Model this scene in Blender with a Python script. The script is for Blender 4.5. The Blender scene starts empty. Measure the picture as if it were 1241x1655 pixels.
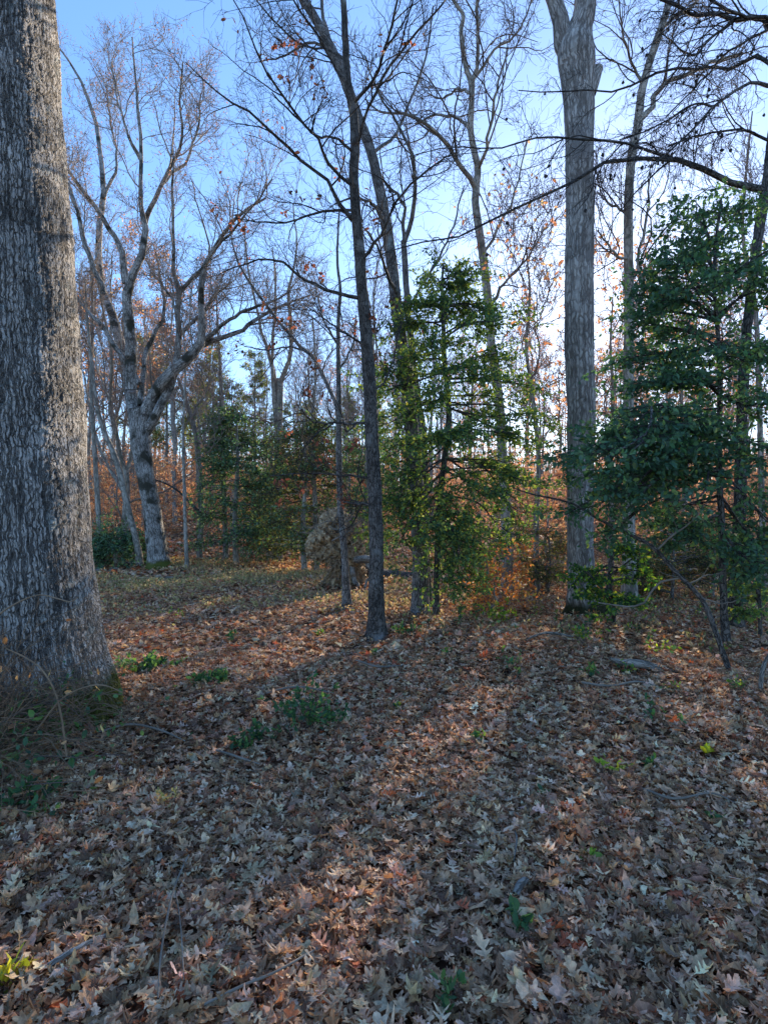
import bpy, math
import numpy as np
from mathutils import Vector

# ------------------------------------------------------------------ camera, sky, sun, exposure
F = 950.0            # focal length in photo pixels (1241 x 1655)
CX, CY = 620.5, 827.5
EYE = 1.6
SUN_AZ = math.radians(21.5)      # to the right of the view direction (+Y)
SUN_EL = math.radians(18.5)
sc = bpy.context.scene
cam_d = bpy.data.cameras.new('camera')
cam = bpy.data.objects.new('camera', cam_d)
sc.collection.objects.link(cam)
cam.location = (0, 0, EYE)
cam.rotation_euler = (math.radians(90), 0, 0)
cam_d.sensor_fit = 'VERTICAL'
cam_d.sensor_height = 36
cam_d.lens = 36 * F / 1655
cam_d.clip_start = 0.05
cam_d.clip_end = 3000
sc.camera = cam

w = bpy.data.worlds.new('World')
sc.world = w
w.use_nodes = True
nt = w.node_tree
bgn = nt.nodes['Background']
sky = nt.nodes.new('ShaderNodeTexSky')
sky.sky_type = 'NISHITA'
sky.sun_disc = False
sky.sun_elevation = SUN_EL
sky.sun_rotation = SUN_AZ
sky.air_density = 0.85
sky.dust_density = 0.2
sky.ozone_density = 4.0
hs = nt.nodes.new('ShaderNodeHueSaturation')
hs.inputs['Saturation'].default_value = 1.25
hs.inputs['Hue'].default_value = 0.508
gm = nt.nodes.new('ShaderNodeGamma')
gm.inputs['Gamma'].default_value = 0.68
nt.links.new(sky.outputs[0], gm.inputs['Color'])
nt.links.new(gm.outputs[0], hs.inputs['Color'])
nt.links.new(hs.outputs[0], bgn.inputs[0])
bgn.inputs[1].default_value = 0.145

sd = bpy.data.lights.new('sun', 'SUN')
sd.energy = 2.4
sd.angle = math.radians(0.6)
sd.color = (1.0, 0.85, 0.66)
so = bpy.data.objects.new('sun', sd)
sc.collection.objects.link(so)
sdir = Vector((math.sin(SUN_AZ) * math.cos(SUN_EL), math.cos(SUN_AZ) * math.cos(SUN_EL), math.sin(SUN_EL)))
so.rotation_euler = (-sdir).to_track_quat('-Z', 'Y').to_euler()
so.location = (20, 50, 30)

sc.view_settings.view_transform = 'Standard'
sc.view_settings.look = 'None'
sc.view_settings.exposure = 2.0
sc.view_settings.gamma = 1.0
sc.cycles.max_bounces = 5
sc.cycles.diffuse_bounces = 3
sc.cycles.glossy_bounces = 2
sc.cycles.transmission_bounces = 3

COL = sc.collection
rng = np.random.default_rng(11)

# ------------------------------------------------------------------ helpers
def vnoise(x, y, s=0.0):
    """cheap smooth pseudo noise, about -1..1"""
    return (np.sin(x * 1.3 + 1.7 * np.sin(y * 0.9 + s) + s) + np.sin(y * 1.7 + 1.3 * np.sin(x * 1.1 - s) + 2 * s)
            + 0.5 * np.sin(x * 2.9 + y * 2.3 + s)) / 2.5

def gz(x, y):
    """height of the ground"""
    x = np.asarray(x, float); y = np.asarray(y, float)
    z = 0.05 * vnoise(x * 0.9, y * 0.9, 0.4) * np.clip(y / 3.0, 0.15, 1) + 0.02 * vnoise(x * 3.1, y * 3.3, 2.0)
    # low mound round the big oak at the left
    z = z + 0.10 * np.exp(-((x + 2.9) ** 2 + (y - 4.3) ** 2) / 2.2)
    # heap of leaves in the middle distance
    z = z + 0.16 * np.exp(-((x - 1.4) ** 2 / 0.9 + (y - 6.5) ** 2 / 0.8))
    t = np.clip((y - 17) / 45.0, 0, 1)
    hill = 4.0 * (t * t * (3 - 2 * t))
    z = z + hill * (1 + 0.15 * vnoise(x * 0.05, y * 0.04, 1.0)) + 0.25 * vnoise(x * 0.22, y * 0.2, 3.0) * np.clip((y - 12) / 12, 0, 1)
    t2 = np.clip((y - 70) / 200.0, 0, 1)
    return z - 9.0 * t2

def gpt(px, py):
    """ground point under a photo position"""
    D = 8.0
    lo, hi = 1.0, 70.0
    for k in range(50):
        D = (lo + hi) / 2
        z = EYE - (py - CY) / F * D
        if z > float(gz((px - CX) / F * D, D)): lo = D
        else: hi = D
    x = (px - CX) / F * D
    return np.array([x, D, float(gz(x, D))])

def px3(px, py, D):
    return np.array([(px - CX) / F * D, D, EYE + (CY - py) / F * D])

def nrm(v):
    return v / np.maximum(np.linalg.norm(v, axis=-1, keepdims=True), 1e-9)

def empty(name, loc, label=None, cat=None, group=None):
    o = bpy.data.objects.new(name, None)
    COL.objects.link(o)
    o.location = [float(a) for a in loc]
    o.empty_display_size = 0.2
    if label: o['label'] = label
    if cat: o['category'] = cat
    if group: o['group'] = group
    return o

def tag(o, label=None, cat=None, group=None, kind=None):
    if label: o['label'] = label
    if cat: o['category'] = cat
    if group: o['group'] = group
    if kind: o['kind'] = kind
    return o

class Geo:
    """collects vertices / faces as numpy blocks"""
    def __init__(s):
        s.v = []; s.f3 = []; s.f4 = []; s.uv3 = []; s.uv4 = []; s.c = []; s.n = 0
    def add(s, V, f4=None, f3=None, uv4=None, uv3=None, c=None):
        V = V.reshape(-1, 3)
        if f4 is not None and len(f4):
            s.f4.append(f4.reshape(-1, 4) + s.n)
            s.uv4.append(uv4.reshape(-1, 4, 2) if uv4 is not None else np.zeros((len(f4.reshape(-1, 4)), 4, 2)))
        if f3 is not None and len(f3):
            s.f3.append(f3.reshape(-1, 3) + s.n)
            s.uv3.append(uv3.reshape(-1, 3, 2) if uv3 is not None else np.zeros((len(f3.reshape(-1, 3)), 3, 2)))
        s.v.append(V)
        s.c.append(np.ones((len(V), 3)) * 0.5 if c is None else c.reshape(-1, 3))
        s.n += len(V)
    def build(s, name, mat, parent=None, smooth=True, color=False):
        me = bpy.data.meshes.new(name)
        if s.n:
            V = np.concatenate(s.v)
            if parent is not None:
                V = V - np.array(parent.location)
            me.vertices.add(len(V))
            me.vertices.foreach_set('co', V.astype(np.float32).ravel())
            f4 = np.concatenate(s.f4) if s.f4 else np.zeros((0, 4), int)
            f3 = np.concatenate(s.f3) if s.f3 else np.zeros((0, 3), int)
            idx = np.concatenate([f4.ravel(), f3.ravel()])
            me.loops.add(len(idx))
            me.loops.foreach_set('vertex_index', idx.astype(np.int32))
            me.polygons.add(len(f4) + len(f3))
            st = np.concatenate([np.arange(len(f4)) * 4, len(f4) * 4 + np.arange(len(f3)) * 3])
            me.polygons.foreach_set('loop_start', st.astype(np.int32))
            me.polygons.foreach_set('use_smooth', np.full(len(st), smooth))
            uvl = me.uv_layers.new(name='UVMap')
            uv = np.concatenate([(np.concatenate(s.uv4) if s.uv4 else np.zeros((0, 4, 2))).reshape(-1, 2),
                                 (np.concatenate(s.uv3) if s.uv3 else np.zeros((0, 3, 2))).reshape(-1, 2)])
            uvl.data.foreach_set('uv', uv.astype(np.float32).ravel())
            if color:
                ca = me.color_attributes.new('Col', 'FLOAT_COLOR', 'POINT')
                c = np.concatenate(s.c)
                ca.data.foreach_set('color', np.concatenate([c, np.ones((len(c), 1))], 1).astype(np.float32).ravel())
            me.update(calc_edges=True)
            me.validate()
        me.materials.append(mat)
        o = bpy.data.objects.new(name, me)
        COL.objects.link(o)
        if parent is not None:
            o.parent = parent
        return o

def resample(pts, N):
    """Catmull-Rom resampling of rows (x,y,z,r,...) to N rows by arc length"""
    pts = np.asarray(pts, float)
    if len(pts) < 3:
        t = np.linspace(0, 1, N)[:, None]
        return pts[0] * (1 - t) + pts[-1] * t
    P = np.vstack([2 * pts[0] - pts[1], pts, 2 * pts[-1] - pts[-2]])
    out = []
    for i in range(1, len(P) - 2):
        t = np.linspace(0, 1, 12, endpoint=False)[:, None]
        a, b, c, d = P[i - 1], P[i], P[i + 1], P[i + 2]
        out.append(0.5 * ((2 * b) + (-a + c) * t + (2 * a - 5 * b + 4 * c - d) * t ** 2 + (-a + 3 * b - 3 * c + d) * t ** 3))
    out.append(pts[-1:])
    o = np.vstack(out)
    s = np.concatenate([[0], np.cumsum(np.linalg.norm(np.diff(o[:, :3], axis=0), axis=1))])
    q = np.linspace(0, s[-1], N)
    r = np.stack([np.interp(q, s, o[:, k]) for k in range(o.shape[1])], 1)
    return r

def tubes(g, P, R, S, c=None, rough=0.0, flare=None, uvr=None, seed=1.0):
    """P[M,N,3], R[M,N] -> tubes of S sides"""
    P = np.asarray(P, float); R = np.asarray(R, float)
    M, N, _ = P.shape
    T = nrm(np.gradient(P, axis=1))
    mean = nrm(T.mean(axis=1))
    ref = np.where(np.abs(mean[:, 2:3]) < 0.8, np.array([[0, 0, 1.0]]), np.array([[0, 1.0, 0]]))
    ref = ref[:, None, :] * np.ones((1, N, 1))
    A = nrm(np.cross(T, ref)); B = np.cross(T, A)
    th = np.arange(S) / S * 2 * math.pi
    ct, st = np.cos(th), np.sin(th)
    RR = R[:, :, None] * np.ones((1, 1, S))
    L = np.concatenate([np.zeros((M, 1)), np.cumsum(np.linalg.norm(np.diff(P, axis=1), axis=2), axis=1)], 1)
    if rough:
        ph = rng.random((M, 1, 1)) * 6
        RR = RR * (1 + rough * (np.sin(th[None, None] * 3 + L[..., None] * 2.1 + ph) * 0.5 + np.sin(th[None, None] * 5 - L[..., None] * 4.3 + 2 * ph) * 0.3
                              + np.sin(th[None, None] * 2 + L[..., None] * 9.0 + ph) * 0.35))
    if flare is not None:
        amt, hgt, lobes = flare
        e = np.exp(-L / hgt)[..., None]
        RR = RR * (1 + amt * e * (0.75 + 0.55 * np.sin(th[None, None] * lobes + seed) + 0.25 * np.sin(th[None, None] * (2 * lobes + 1) + seed * 3)))
    V = P[:, :, None, :] + RR[..., None] * (ct[None, None, :, None] * A[:, :, None, :] + st[None, None, :, None] * B[:, :, None, :])
    i = np.arange(M)[:, None, None] * (N * S); j = np.arange(N - 1)[None, :, None] * S; k = np.arange(S)[None, None, :]
    k2 = (k + 1) % S
    f = np.stack([i + j + k, i + j + k2, i + j + S + k2, i + j + S + k], -1)
    rr = (uvr if uvr is not None else R.mean(axis=1))
    rr = np.broadcast_to(np.asarray(rr, float), (M,))
    u0 = (k / S * 2 * math.pi) * rr[:, None, None] * np.ones((1, N - 1, 1)); u1 = ((k + 1) / S * 2 * math.pi) * rr[:, None, None] * np.ones((1, N - 1, 1))
    off = rng.random((M, 1, 1)) * 7
    v0 = L[:, :-1, None] * np.ones((1, 1, S)) + off; v1 = L[:, 1:, None] * np.ones((1, 1, S)) + off
    uv = np.stack([np.stack([u0, v0], -1), np.stack([u1, v0], -1), np.stack([u1, v1], -1), np.stack([u0, v1], -1)], -2)
    cc = None
    if c is not None:
        cc = np.broadcast_to(np.asarray(c, float), (M * N * S, 3)) if np.ndim(c) == 1 else np.repeat(c, N * S, axis=0)
    g.add(V, f4=f, uv4=uv, c=cc)

def spawn(P, R, k, tr, lr, ang, N=6, wob=0.18, up=0.15, rr=0.6, rlen=0.012, rmin=0.002, bias=None, taper=0.45, flat=0.0, even=True):
    """children for every parent polyline. tr: range along the parent, lr: length range (m), ang: angle range (deg)"""
    M, Np, _ = P.shape
    if even:
        t = (np.arange(k)[None, :] + rng.random((M, k))) / k
    else:
        t = rng.random((M, k))
    t = tr[0] + (tr[1] - tr[0]) * t
    x = t * (Np - 1); i = np.clip(x.astype(int), 0, Np - 2); fr = (x - i)[..., None]
    m = np.arange(M)[:, None]
    O = P[m, i] * (1 - fr) + P[m, i + 1] * fr
    T = nrm(P[m, i + 1] - P[m, i])
    Rp = R[m, i] * (1 - fr[..., 0]) + R[m, i + 1] * fr[..., 0]
    O = O.reshape(-1, 3); T = T.reshape(-1, 3); Rp = Rp.reshape(-1); t = t.reshape(-1)
    n = len(O)
    rnd = rng.normal(size=(n, 3))
    perp = nrm(rnd - (rnd * T).sum(1, keepdims=True) * T)
    if flat:
        perp[:, 2] *= (1 - flat); perp = nrm(perp)
    a = np.radians(ang[0] + (ang[1] - ang[0]) * rng.random(n))[:, None]
    d = nrm(np.cos(a) * T + np.sin(a) * perp)
    L = (lr[0] + (lr[1] - lr[0]) * rng.random(n)) * (1 - taper * (t - tr[0]) / max(tr[1] - tr[0], 1e-6))
    step = (L / (N - 1))[:, None]
    out = np.zeros((n, N, 3)); out[:, 0] = O
    w = rng.normal(size=(n, 3)) * wob * 0.5
    for q in range(1, N):
        w = 0.45 * w + rng.normal(size=(n, 3)) * wob
        d = d + w + np.array([0, 0, up])
        if bias is not None: d = d + np.asarray(bias)
        if flat: d[:, 2] *= (1 - flat * 0.4)
        d = nrm(d)
        out[:, q] = out[:, q - 1] + d * step
    r0 = np.clip(np.minimum(Rp * rr, L * rlen), rmin, None)
    ra = r0[:, None] * np.linspace(1, 0.35, N)[None, :]
    return out, np.maximum(ra, rmin * 0.6)

# leaf templates: verts (x along, y across), faces
def leaf_tpl(kind):
    if kind == 'rhomb':
        v = np.array([[0, 0], [.45, .30], [1, 0], [.45, -.30]]); f3 = np.array([[0, 2, 1], [0, 3, 2]]); f4 = None
    elif kind == 'oval':
        v = np.array([[0, 0], [.3, .24], [.7, .22], [1, 0], [.7, -.22], [.3, -.24], [.3, 0], [.7, 0]])
        f3 = np.array([[0, 6, 1], [0, 5, 6], [7, 3, 2], [7, 4, 3]]); f4 = np.array([[6, 7, 2, 1], [5, 4, 7, 6]])
    elif kind == 'long':
        v = np.array([[0, 0], [.3, .15], [.7, .13], [1, 0], [.7, -.13], [.3, -.15], [.3, 0], [.7, 0]])
        f3 = np.array([[0, 6, 1], [0, 5, 6], [7, 3, 2], [7, 4, 3]]); f4 = np.array([[6, 7, 2, 1], [5, 4, 7, 6]])
    else:
        H = {'oak': [(0, .010), (.16, .015), (.14, .06), (.22, .16), (.30, .13), (.30, .03), (.40, .035), (.42, .12), (.50, .27), (.57, .22), (.53, .06), (.62, .045), (.68, .14), (.80, .25), (.84, .17), (.78, .06), (.90, .08), (1., .02)],
             'oakb': [(0, .010), (.14, .02), (.20, .10), (.27, .12), (.30, .06), (.38, .10), (.46, .22), (.52, .20), (.54, .09), (.62, .14), (.72, .25), (.78, .20), (.80, .09), (.90, .11), (1., .02)],
             'lobe': [(0, .02), (.25, .16), (.36, .06), (.60, .27), (.70, .09), (1., .02)],
             'broad': [(0, .02), (.10, .10), (.28, .22), (.50, .26), (.70, .22), (.88, .12), (1., .01)]}[kind]
        H = np.array(H); n = len(H)
        mx = np.linspace(0, 0.97, n)
        v = np.concatenate([np.stack([mx, mx * 0], 1), H, H * [1, -1]])
        a = np.arange(n - 1)
        f4 = np.concatenate([np.stack([a, a + 1, n + a + 1, n + a], 1), np.stack([2 * n + a, 2 * n + a + 1, a + 1, a], 1)])
        f3 = None
    return v, f4, f3

TPL = {k: leaf_tpl(k) for k in ('rhomb', 'oval', 'long', 'oak', 'oakb', 'lobe', 'broad')}

def leaves(g, C, X, Nn, size, col, tpl='rhomb', curl=0.3, wid=1.0):
    """C centres/bases, X axis, Nn normal, size, col (n,3)"""
    n = len(C)
    if n == 0: return
    v, f4, f3 = TPL[tpl]
    X = nrm(X); Nn = nrm(Nn - (Nn * X).sum(1, keepdims=True) * X); Y = np.cross(Nn, X)
    size = np.broadcast_to(np.asarray(size, float), (n,))
    wy = np.broadcast_to(np.asarray(wid, float), (n,))
    c1 = rng.normal(size=(n, 1)) * curl * 1.6 + curl * 0.9
    c2 = rng.normal(size=(n, 1)) * curl
    c3 = rng.normal(size=(n, 1)) * curl * 1.5
    c4 = rng.normal(size=(n, 1)) * curl * 0.35
    x = v[None, :, 0]; y = v[None, :, 1]
    z = c1 * np.abs(y) ** 1.5 + c2 * 1.1 * (x - 0.4) ** 2 + c3 * (x - 0.5) * y + c4 * np.sin(x * 9 + c1 * 9) * np.abs(y)
    if curl > 0.6: z = z + c4 * 0.22 * np.sin(x * 14 + c3 * 9 + y * 11)
    yy = y * wy[:, None]
    V = C[:, None, :] + size[:, None, None] * (x[..., None] * X[:, None, :] + yy[..., None] * Y[:, None, :] + z[..., None] * Nn[:, None, :])
    nv = len(v)
    off = np.arange(n)[:, None, None] * nv
    a4 = (f4[None] + off).reshape(-1, 4) if f4 is not None else None
    a3 = (f3[None] + off).reshape(-1, 3) if f3 is not None else None
    uv4 = np.broadcast_to(v[f4][None], (n,) + f4.shape + (2,)) if f4 is not None else None
    uv3 = np.broadcast_to(v[f3][None], (n,) + f3.shape + (2,)) if f3 is not None else None
    g.add(V, f4=a4, f3=a3, uv4=uv4, uv3=uv3, c=np.repeat(col, nv, axis=0))

def leaves_on(g, P, per, size, pal, tpl='rhomb', tr=(0.15, 1.0), spread=0.02, flat=0.5, curl=0.25, keep=None, droop=0.0, wid=1.0):
    M, N, _ = P.shape
    n = int(M * per)
    if n == 0: return
    m = rng.integers(0, M, n)
    t = tr[0] + (tr[1] - tr[0]) * rng.random(n)
    x = t * (N - 1); i = np.clip(x.astype(int), 0, N - 2); fr = (x - i)[:, None]
    C = P[m, i] * (1 - fr) + P[m, i + 1] * fr
    T = nrm(P[m, i + 1] - P[m, i])
    r = rng.normal(size=(n, 3))
    X = nrm(0.6 * T + 0.8 * nrm(r) - np.array([0, 0, droop]))
    Nn = nrm(rng.normal(size=(n, 3)) * (1 - flat) + np.array([0, 0, 1.0]) * flat)
    C = C + rng.normal(size=(n, 3)) * spread
    if keep is not None:
        kk = keep(C); C, X, Nn = C[kk], X[kk], Nn[kk]; n = len(C)
    s = size * (0.65 + 0.6 * rng.random(n))
    leaves(g, C, X, Nn, s, pick(pal, n), tpl, curl, wid)

def pick(pal, n, jit=0.18):
    pal = np.asarray(pal, float)
    if pal.shape[1] == 4:
        p = pal[:, 3] / pal[:, 3].sum(); c = pal[rng.choice(len(pal), n, p=p), :3]
    else:
        c = pal[rng.integers(0, len(pal), n)]
    c = c * (1 + rng.normal(size=(n, 1)) * jit) * (1 + rng.normal(size=(n, 3)) * 0.05)
    return np.clip(c, 0.004, 0.9)

# ------------------------------------------------------------------ materials
def newmat(name):
    m = bpy.data.materials.new(name); m.use_nodes = True
    n = m.node_tree.nodes; l = m.node_tree.links
    b = n['Principled BSDF']; o = n['Material Output']
    b.inputs['Specular IOR Level'].default_value = 0.25
    return m, n, l, b, o

def ramp(n, stops, interp='LINEAR'):
    r = n.new('ShaderNodeValToRGB'); cr = r.color_ramp; cr.interpolation = interp
    while len(cr.elements) < len(stops): cr.elements.new(0.5)
    for e, (p, c) in zip(cr.elements, stops):
        e.position = p; e.color = (c[0], c[1], c[2], 1) if not np.isscalar(c) else (c, c, c, 1)
    return r

def bark(name, dark, light, su=14.0, sv=4.0, bump=0.6, dist=0.02, moss=None, warp=0.35, disp=0.0, patch=None, furrow=(0.0, 0.16), contrast=1.0, fis=0.3):
    """bark in metric trunk coordinates (u round the trunk, v along it)"""
    m, n, l, b, o = newmat(name)
    uv = n.new('ShaderNodeUVMap'); uv.uv_map = 'UVMap'
    nz = n.new('ShaderNodeTexNoise'); nz.inputs['Scale'].default_value = 9.0; nz.inputs['Detail'].default_value = 6.0; nz.inputs['Roughness'].default_value = 0.6
    l.new(uv.outputs[0], nz.inputs['Vector'])
    s1 = n.new('ShaderNodeVectorMath'); s1.operation = 'MULTIPLY_ADD'
    s1.inputs[1].default_value = (warp * 0.22, warp * 0.4, 0); s1.inputs[2].default_value = (0, 0, 0)
    sub = n.new('ShaderNodeVectorMath'); sub.operation = 'SUBTRACT'; sub.inputs[1].default_value = (0.5, 0.5, 0.5)
    l.new(nz.outputs['Color'], sub.inputs[0]); l.new(sub.outputs[0], s1.inputs[0])
    l.new(uv.outputs[0], s1.inputs[2])
    mp = n.new('ShaderNodeVectorMath'); mp.operation = 'MULTIPLY'; mp.inputs[1].default_value = (su, sv, 1)
    l.new(s1.outputs[0], mp.inputs[0])
    vo = n.new('ShaderNodeTexVoronoi'); vo.feature = 'DISTANCE_TO_EDGE'; vo.voronoi_dimensions = '2D'; vo.inputs['Scale'].default_value = 1.0
    l.new(mp.outputs[0], vo.inputs['Vector'])
    mr = n.new('ShaderNodeMapRange'); mr.inputs['From Min'].default_value = furrow[0]; mr.inputs['From Max'].default_value = furrow[1]
    mr.interpolation_type = 'SMOOTHSTEP'
    l.new(vo.outputs['Distance'], mr.inputs['Value'])
    # long vertical fissures
    mpf = n.new('ShaderNodeVectorMath'); mpf.operation = 'MULTIPLY'; mpf.inputs[1].default_value = (su * 0.75, sv * fis, 1)
    l.new(s1.outputs[0], mpf.inputs[0])
    nf = n.new('ShaderNodeTexNoise'); nf.inputs['Scale'].default_value = 1.0; nf.inputs['Detail'].default_value = 3.0; nf.inputs['Roughness'].default_value = 0.55
    l.new(mpf.outputs[0], nf.inputs['Vector'])
    f1 = n.new('ShaderNodeMath'); f1.operation = 'SUBTRACT'; f1.inputs[1].default_value = 0.5; l.new(nf.outputs['Fac'], f1.inputs[0])
    f2 = n.new('ShaderNodeMath'); f2.operation = 'ABSOLUTE'; l.new(f1.outputs[0], f2.inputs[0])
    f3 = n.new('ShaderNodeMapRange'); f3.inputs['From Min'].default_value = 0.0; f3.inputs['From Max'].default_value = 0.055; f3.interpolation_type = 'SMOOTHSTEP'
    l.new(f2.outputs[0], f3.inputs['Value'])
    # cross cracks fade in and out
    ncr = n.new('ShaderNodeTexNoise'); ncr.inputs['Scale'].default_value = su * 0.3; l.new(uv.outputs[0], ncr.inputs['Vector'])
    crm = n.new('ShaderNodeMapRange'); crm.inputs['From Min'].default_value = 0.35; crm.inputs['From Max'].default_value = 0.65; crm.inputs['To Min'].default_value = 0.0; crm.inputs['To Max'].default_value = 0.75
    l.new(ncr.outputs['Fac'], crm.inputs['Value'])
    vm = n.new('ShaderNodeMath'); vm.operation = 'MAXIMUM'; l.new(mr.outputs[0], vm.inputs[0]); l.new(crm.outputs[0], vm.inputs[1])
    cmb = n.new('ShaderNodeMath'); cmb.operation = 'MULTIPLY'; l.new(vm.outputs[0], cmb.inputs[0]); l.new(f3.outputs[0], cmb.inputs[1])
    mr = cmb
    # smaller scales
    mp2 = n.new('ShaderNodeVectorMath'); mp2.operation = 'MULTIPLY'; mp2.inputs[1].default_value = (su * 3.0, sv * 2.6, 1)
    l.new(s1.outputs[0], mp2.inputs[0])
    n2 = n.new('ShaderNodeTexNoise'); n2.inputs['Scale'].default_value = 1.0; n2.inputs['Detail'].default_value = 5.0; n2.inputs['Roughness'].default_value = 0.65
    l.new(mp2.outputs[0], n2.inputs['Vector'])
    # large blotches (lichen, stain)
    n3 = n.new('ShaderNodeTexNoise'); n3.inputs['Scale'].default_value = 3.0; n3.inputs['Detail'].default_value = 6.0
    tc = n.new('ShaderNodeTexCoord'); l.new(tc.outputs['Object'], n3.inputs['Vector'])
    hgt = n.new('ShaderNodeMath'); hgt.operation = 'MULTIPLY_ADD'; hgt.inputs[1].default_value = 0.45
    l.new(n2.outputs['Fac'], hgt.inputs[0]); l.new(mr.outputs[0], hgt.inputs[2])
    cr = ramp(n, [(0.12, dark), (0.62, [d * 0.45 + q * 0.55 for d, q in zip(dark, light)]), (1.18 if False else 1.0, light)])
    sc2 = n.new('ShaderNodeMath'); sc2.operation = 'MULTIPLY'; sc2.inputs[1].default_value = 0.78
    l.new(hgt.outputs[0], sc2.inputs[0]); l.new(sc2.outputs[0], cr.inputs[0])
    cur = cr.outputs[0]
    blot = ramp(n, [(0.35, 0.72), (0.65, 1.22)])
    l.new(n3.outputs['Fac'], blot.inputs[0])
    mul = n.new('ShaderNodeMix'); mul.data_type = 'RGBA'; mul.blend_type = 'MULTIPLY'; mul.inputs[0].default_value = 1.0
    l.new(cur, mul.inputs[6]); l.new(blot.outputs[0], mul.inputs[7]); cur = mul.outputs[2]
    if patch is not None:
        n4 = n.new('ShaderNodeTexNoise'); n4.inputs['Scale'].default_value = patch[1]; n4.inputs['Detail'].default_value = 7.0
        l.new(tc.outputs['Object'], n4.inputs['Vector'])
        pr = ramp(n, [(patch[2], 0.0), (patch[2] + 0.10, 1.0)]); l.new(n4.outputs['Fac'], pr.inputs[0])
        mx = n.new('ShaderNodeMix'); mx.data_type = 'RGBA'; l.new(pr.outputs[0], mx.inputs[0]); l.new(cur, mx.inputs[6]); mx.inputs[7].default_value = (*patch[0], 1)
        cur = mx.outputs[2]
    if moss is not None:      # moss at the foot: (colour, height)
        sep = n.new('ShaderNodeSeparateXYZ'); l.new(tc.outputs['Object'], sep.inputs[0])
        ad = n.new('ShaderNodeMath'); ad.operation = 'MULTIPLY_ADD'; ad.inputs[1].default_value = -1.3 * moss[1]
        l.new(n3.outputs['Fac'], ad.inputs[0]); l.new(sep.outputs[2], ad.inputs[2])
        mr2 = n.new('ShaderNodeMapRange'); mr2.inputs['From Min'].default_value = -0.1 * moss[1]; mr2.inputs['From Max'].default_value = 0.35 * moss[1]
        mr2.inputs['To Min'].default_value = 1.0; mr2.inputs['To Max'].default_value = 0.0
        l.new(ad.outputs[0], mr2.inputs['Value'])
        mx = n.new('ShaderNodeMix'); mx.data_type = 'RGBA'; l.new(mr2.outputs[0], mx.inputs[0]); l.new(cur, mx.inputs[6]); mx.inputs[7].default_value = (*moss[0], 1)
        cur = mx.outputs[2]
    l.new(cur, b.inputs['Base Color'])
    b.inputs['Roughness'].default_value = 0.9
    bp = n.new('ShaderNodeBump'); bp.inputs['Strength'].default_value = bump; bp.inputs['Distance'].default_value = dist
    l.new(hgt.outputs[0], bp.inputs['Height']); l.new(bp.outputs[0], b.inputs['Normal'])
    if disp:
        ds = n.new('ShaderNodeDisplacement'); ds.inputs['Midlevel'].default_value = 0.8; ds.inputs['Scale'].default_value = disp
        l.new(hgt.outputs[0], ds.inputs['Height']); l.new(ds.outputs[0], o.inputs['Displacement'])
        m.displacement_method = 'BOTH'
    return m

def plain(name, col, rough=0.85, var=0.35, scale=18.0, bump=0.0):
    m, n, l, b, o = newmat(name)
    tc = n.new('ShaderNodeTexCoord'); nz = n.new('ShaderNodeTexNoise'); nz.inputs['Scale'].default_value = scale; nz.inputs['Detail'].default_value = 4
    l.new(tc.outputs['Object'], nz.inputs['Vector'])
    cr = ramp(n, [(0.3, [c * (1 - var) for c in col]), (0.7, [c * (1 + var) for c in col])])
    l.new(nz.outputs['Fac'], cr.inputs[0]); l.new(cr.outputs[0], b.inputs['Base Color']); b.inputs['Roughness'].default_value = rough
    if bump:
        bp = n.new('ShaderNodeBump'); bp.inputs['Strength'].default_value = bump; bp.inputs['Distance'].default_value = 0.02
        l.new(nz.outputs['Fac'], bp.inputs['Height']); l.new(bp.outputs[0], b.inputs['Normal'])
    return m

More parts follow.
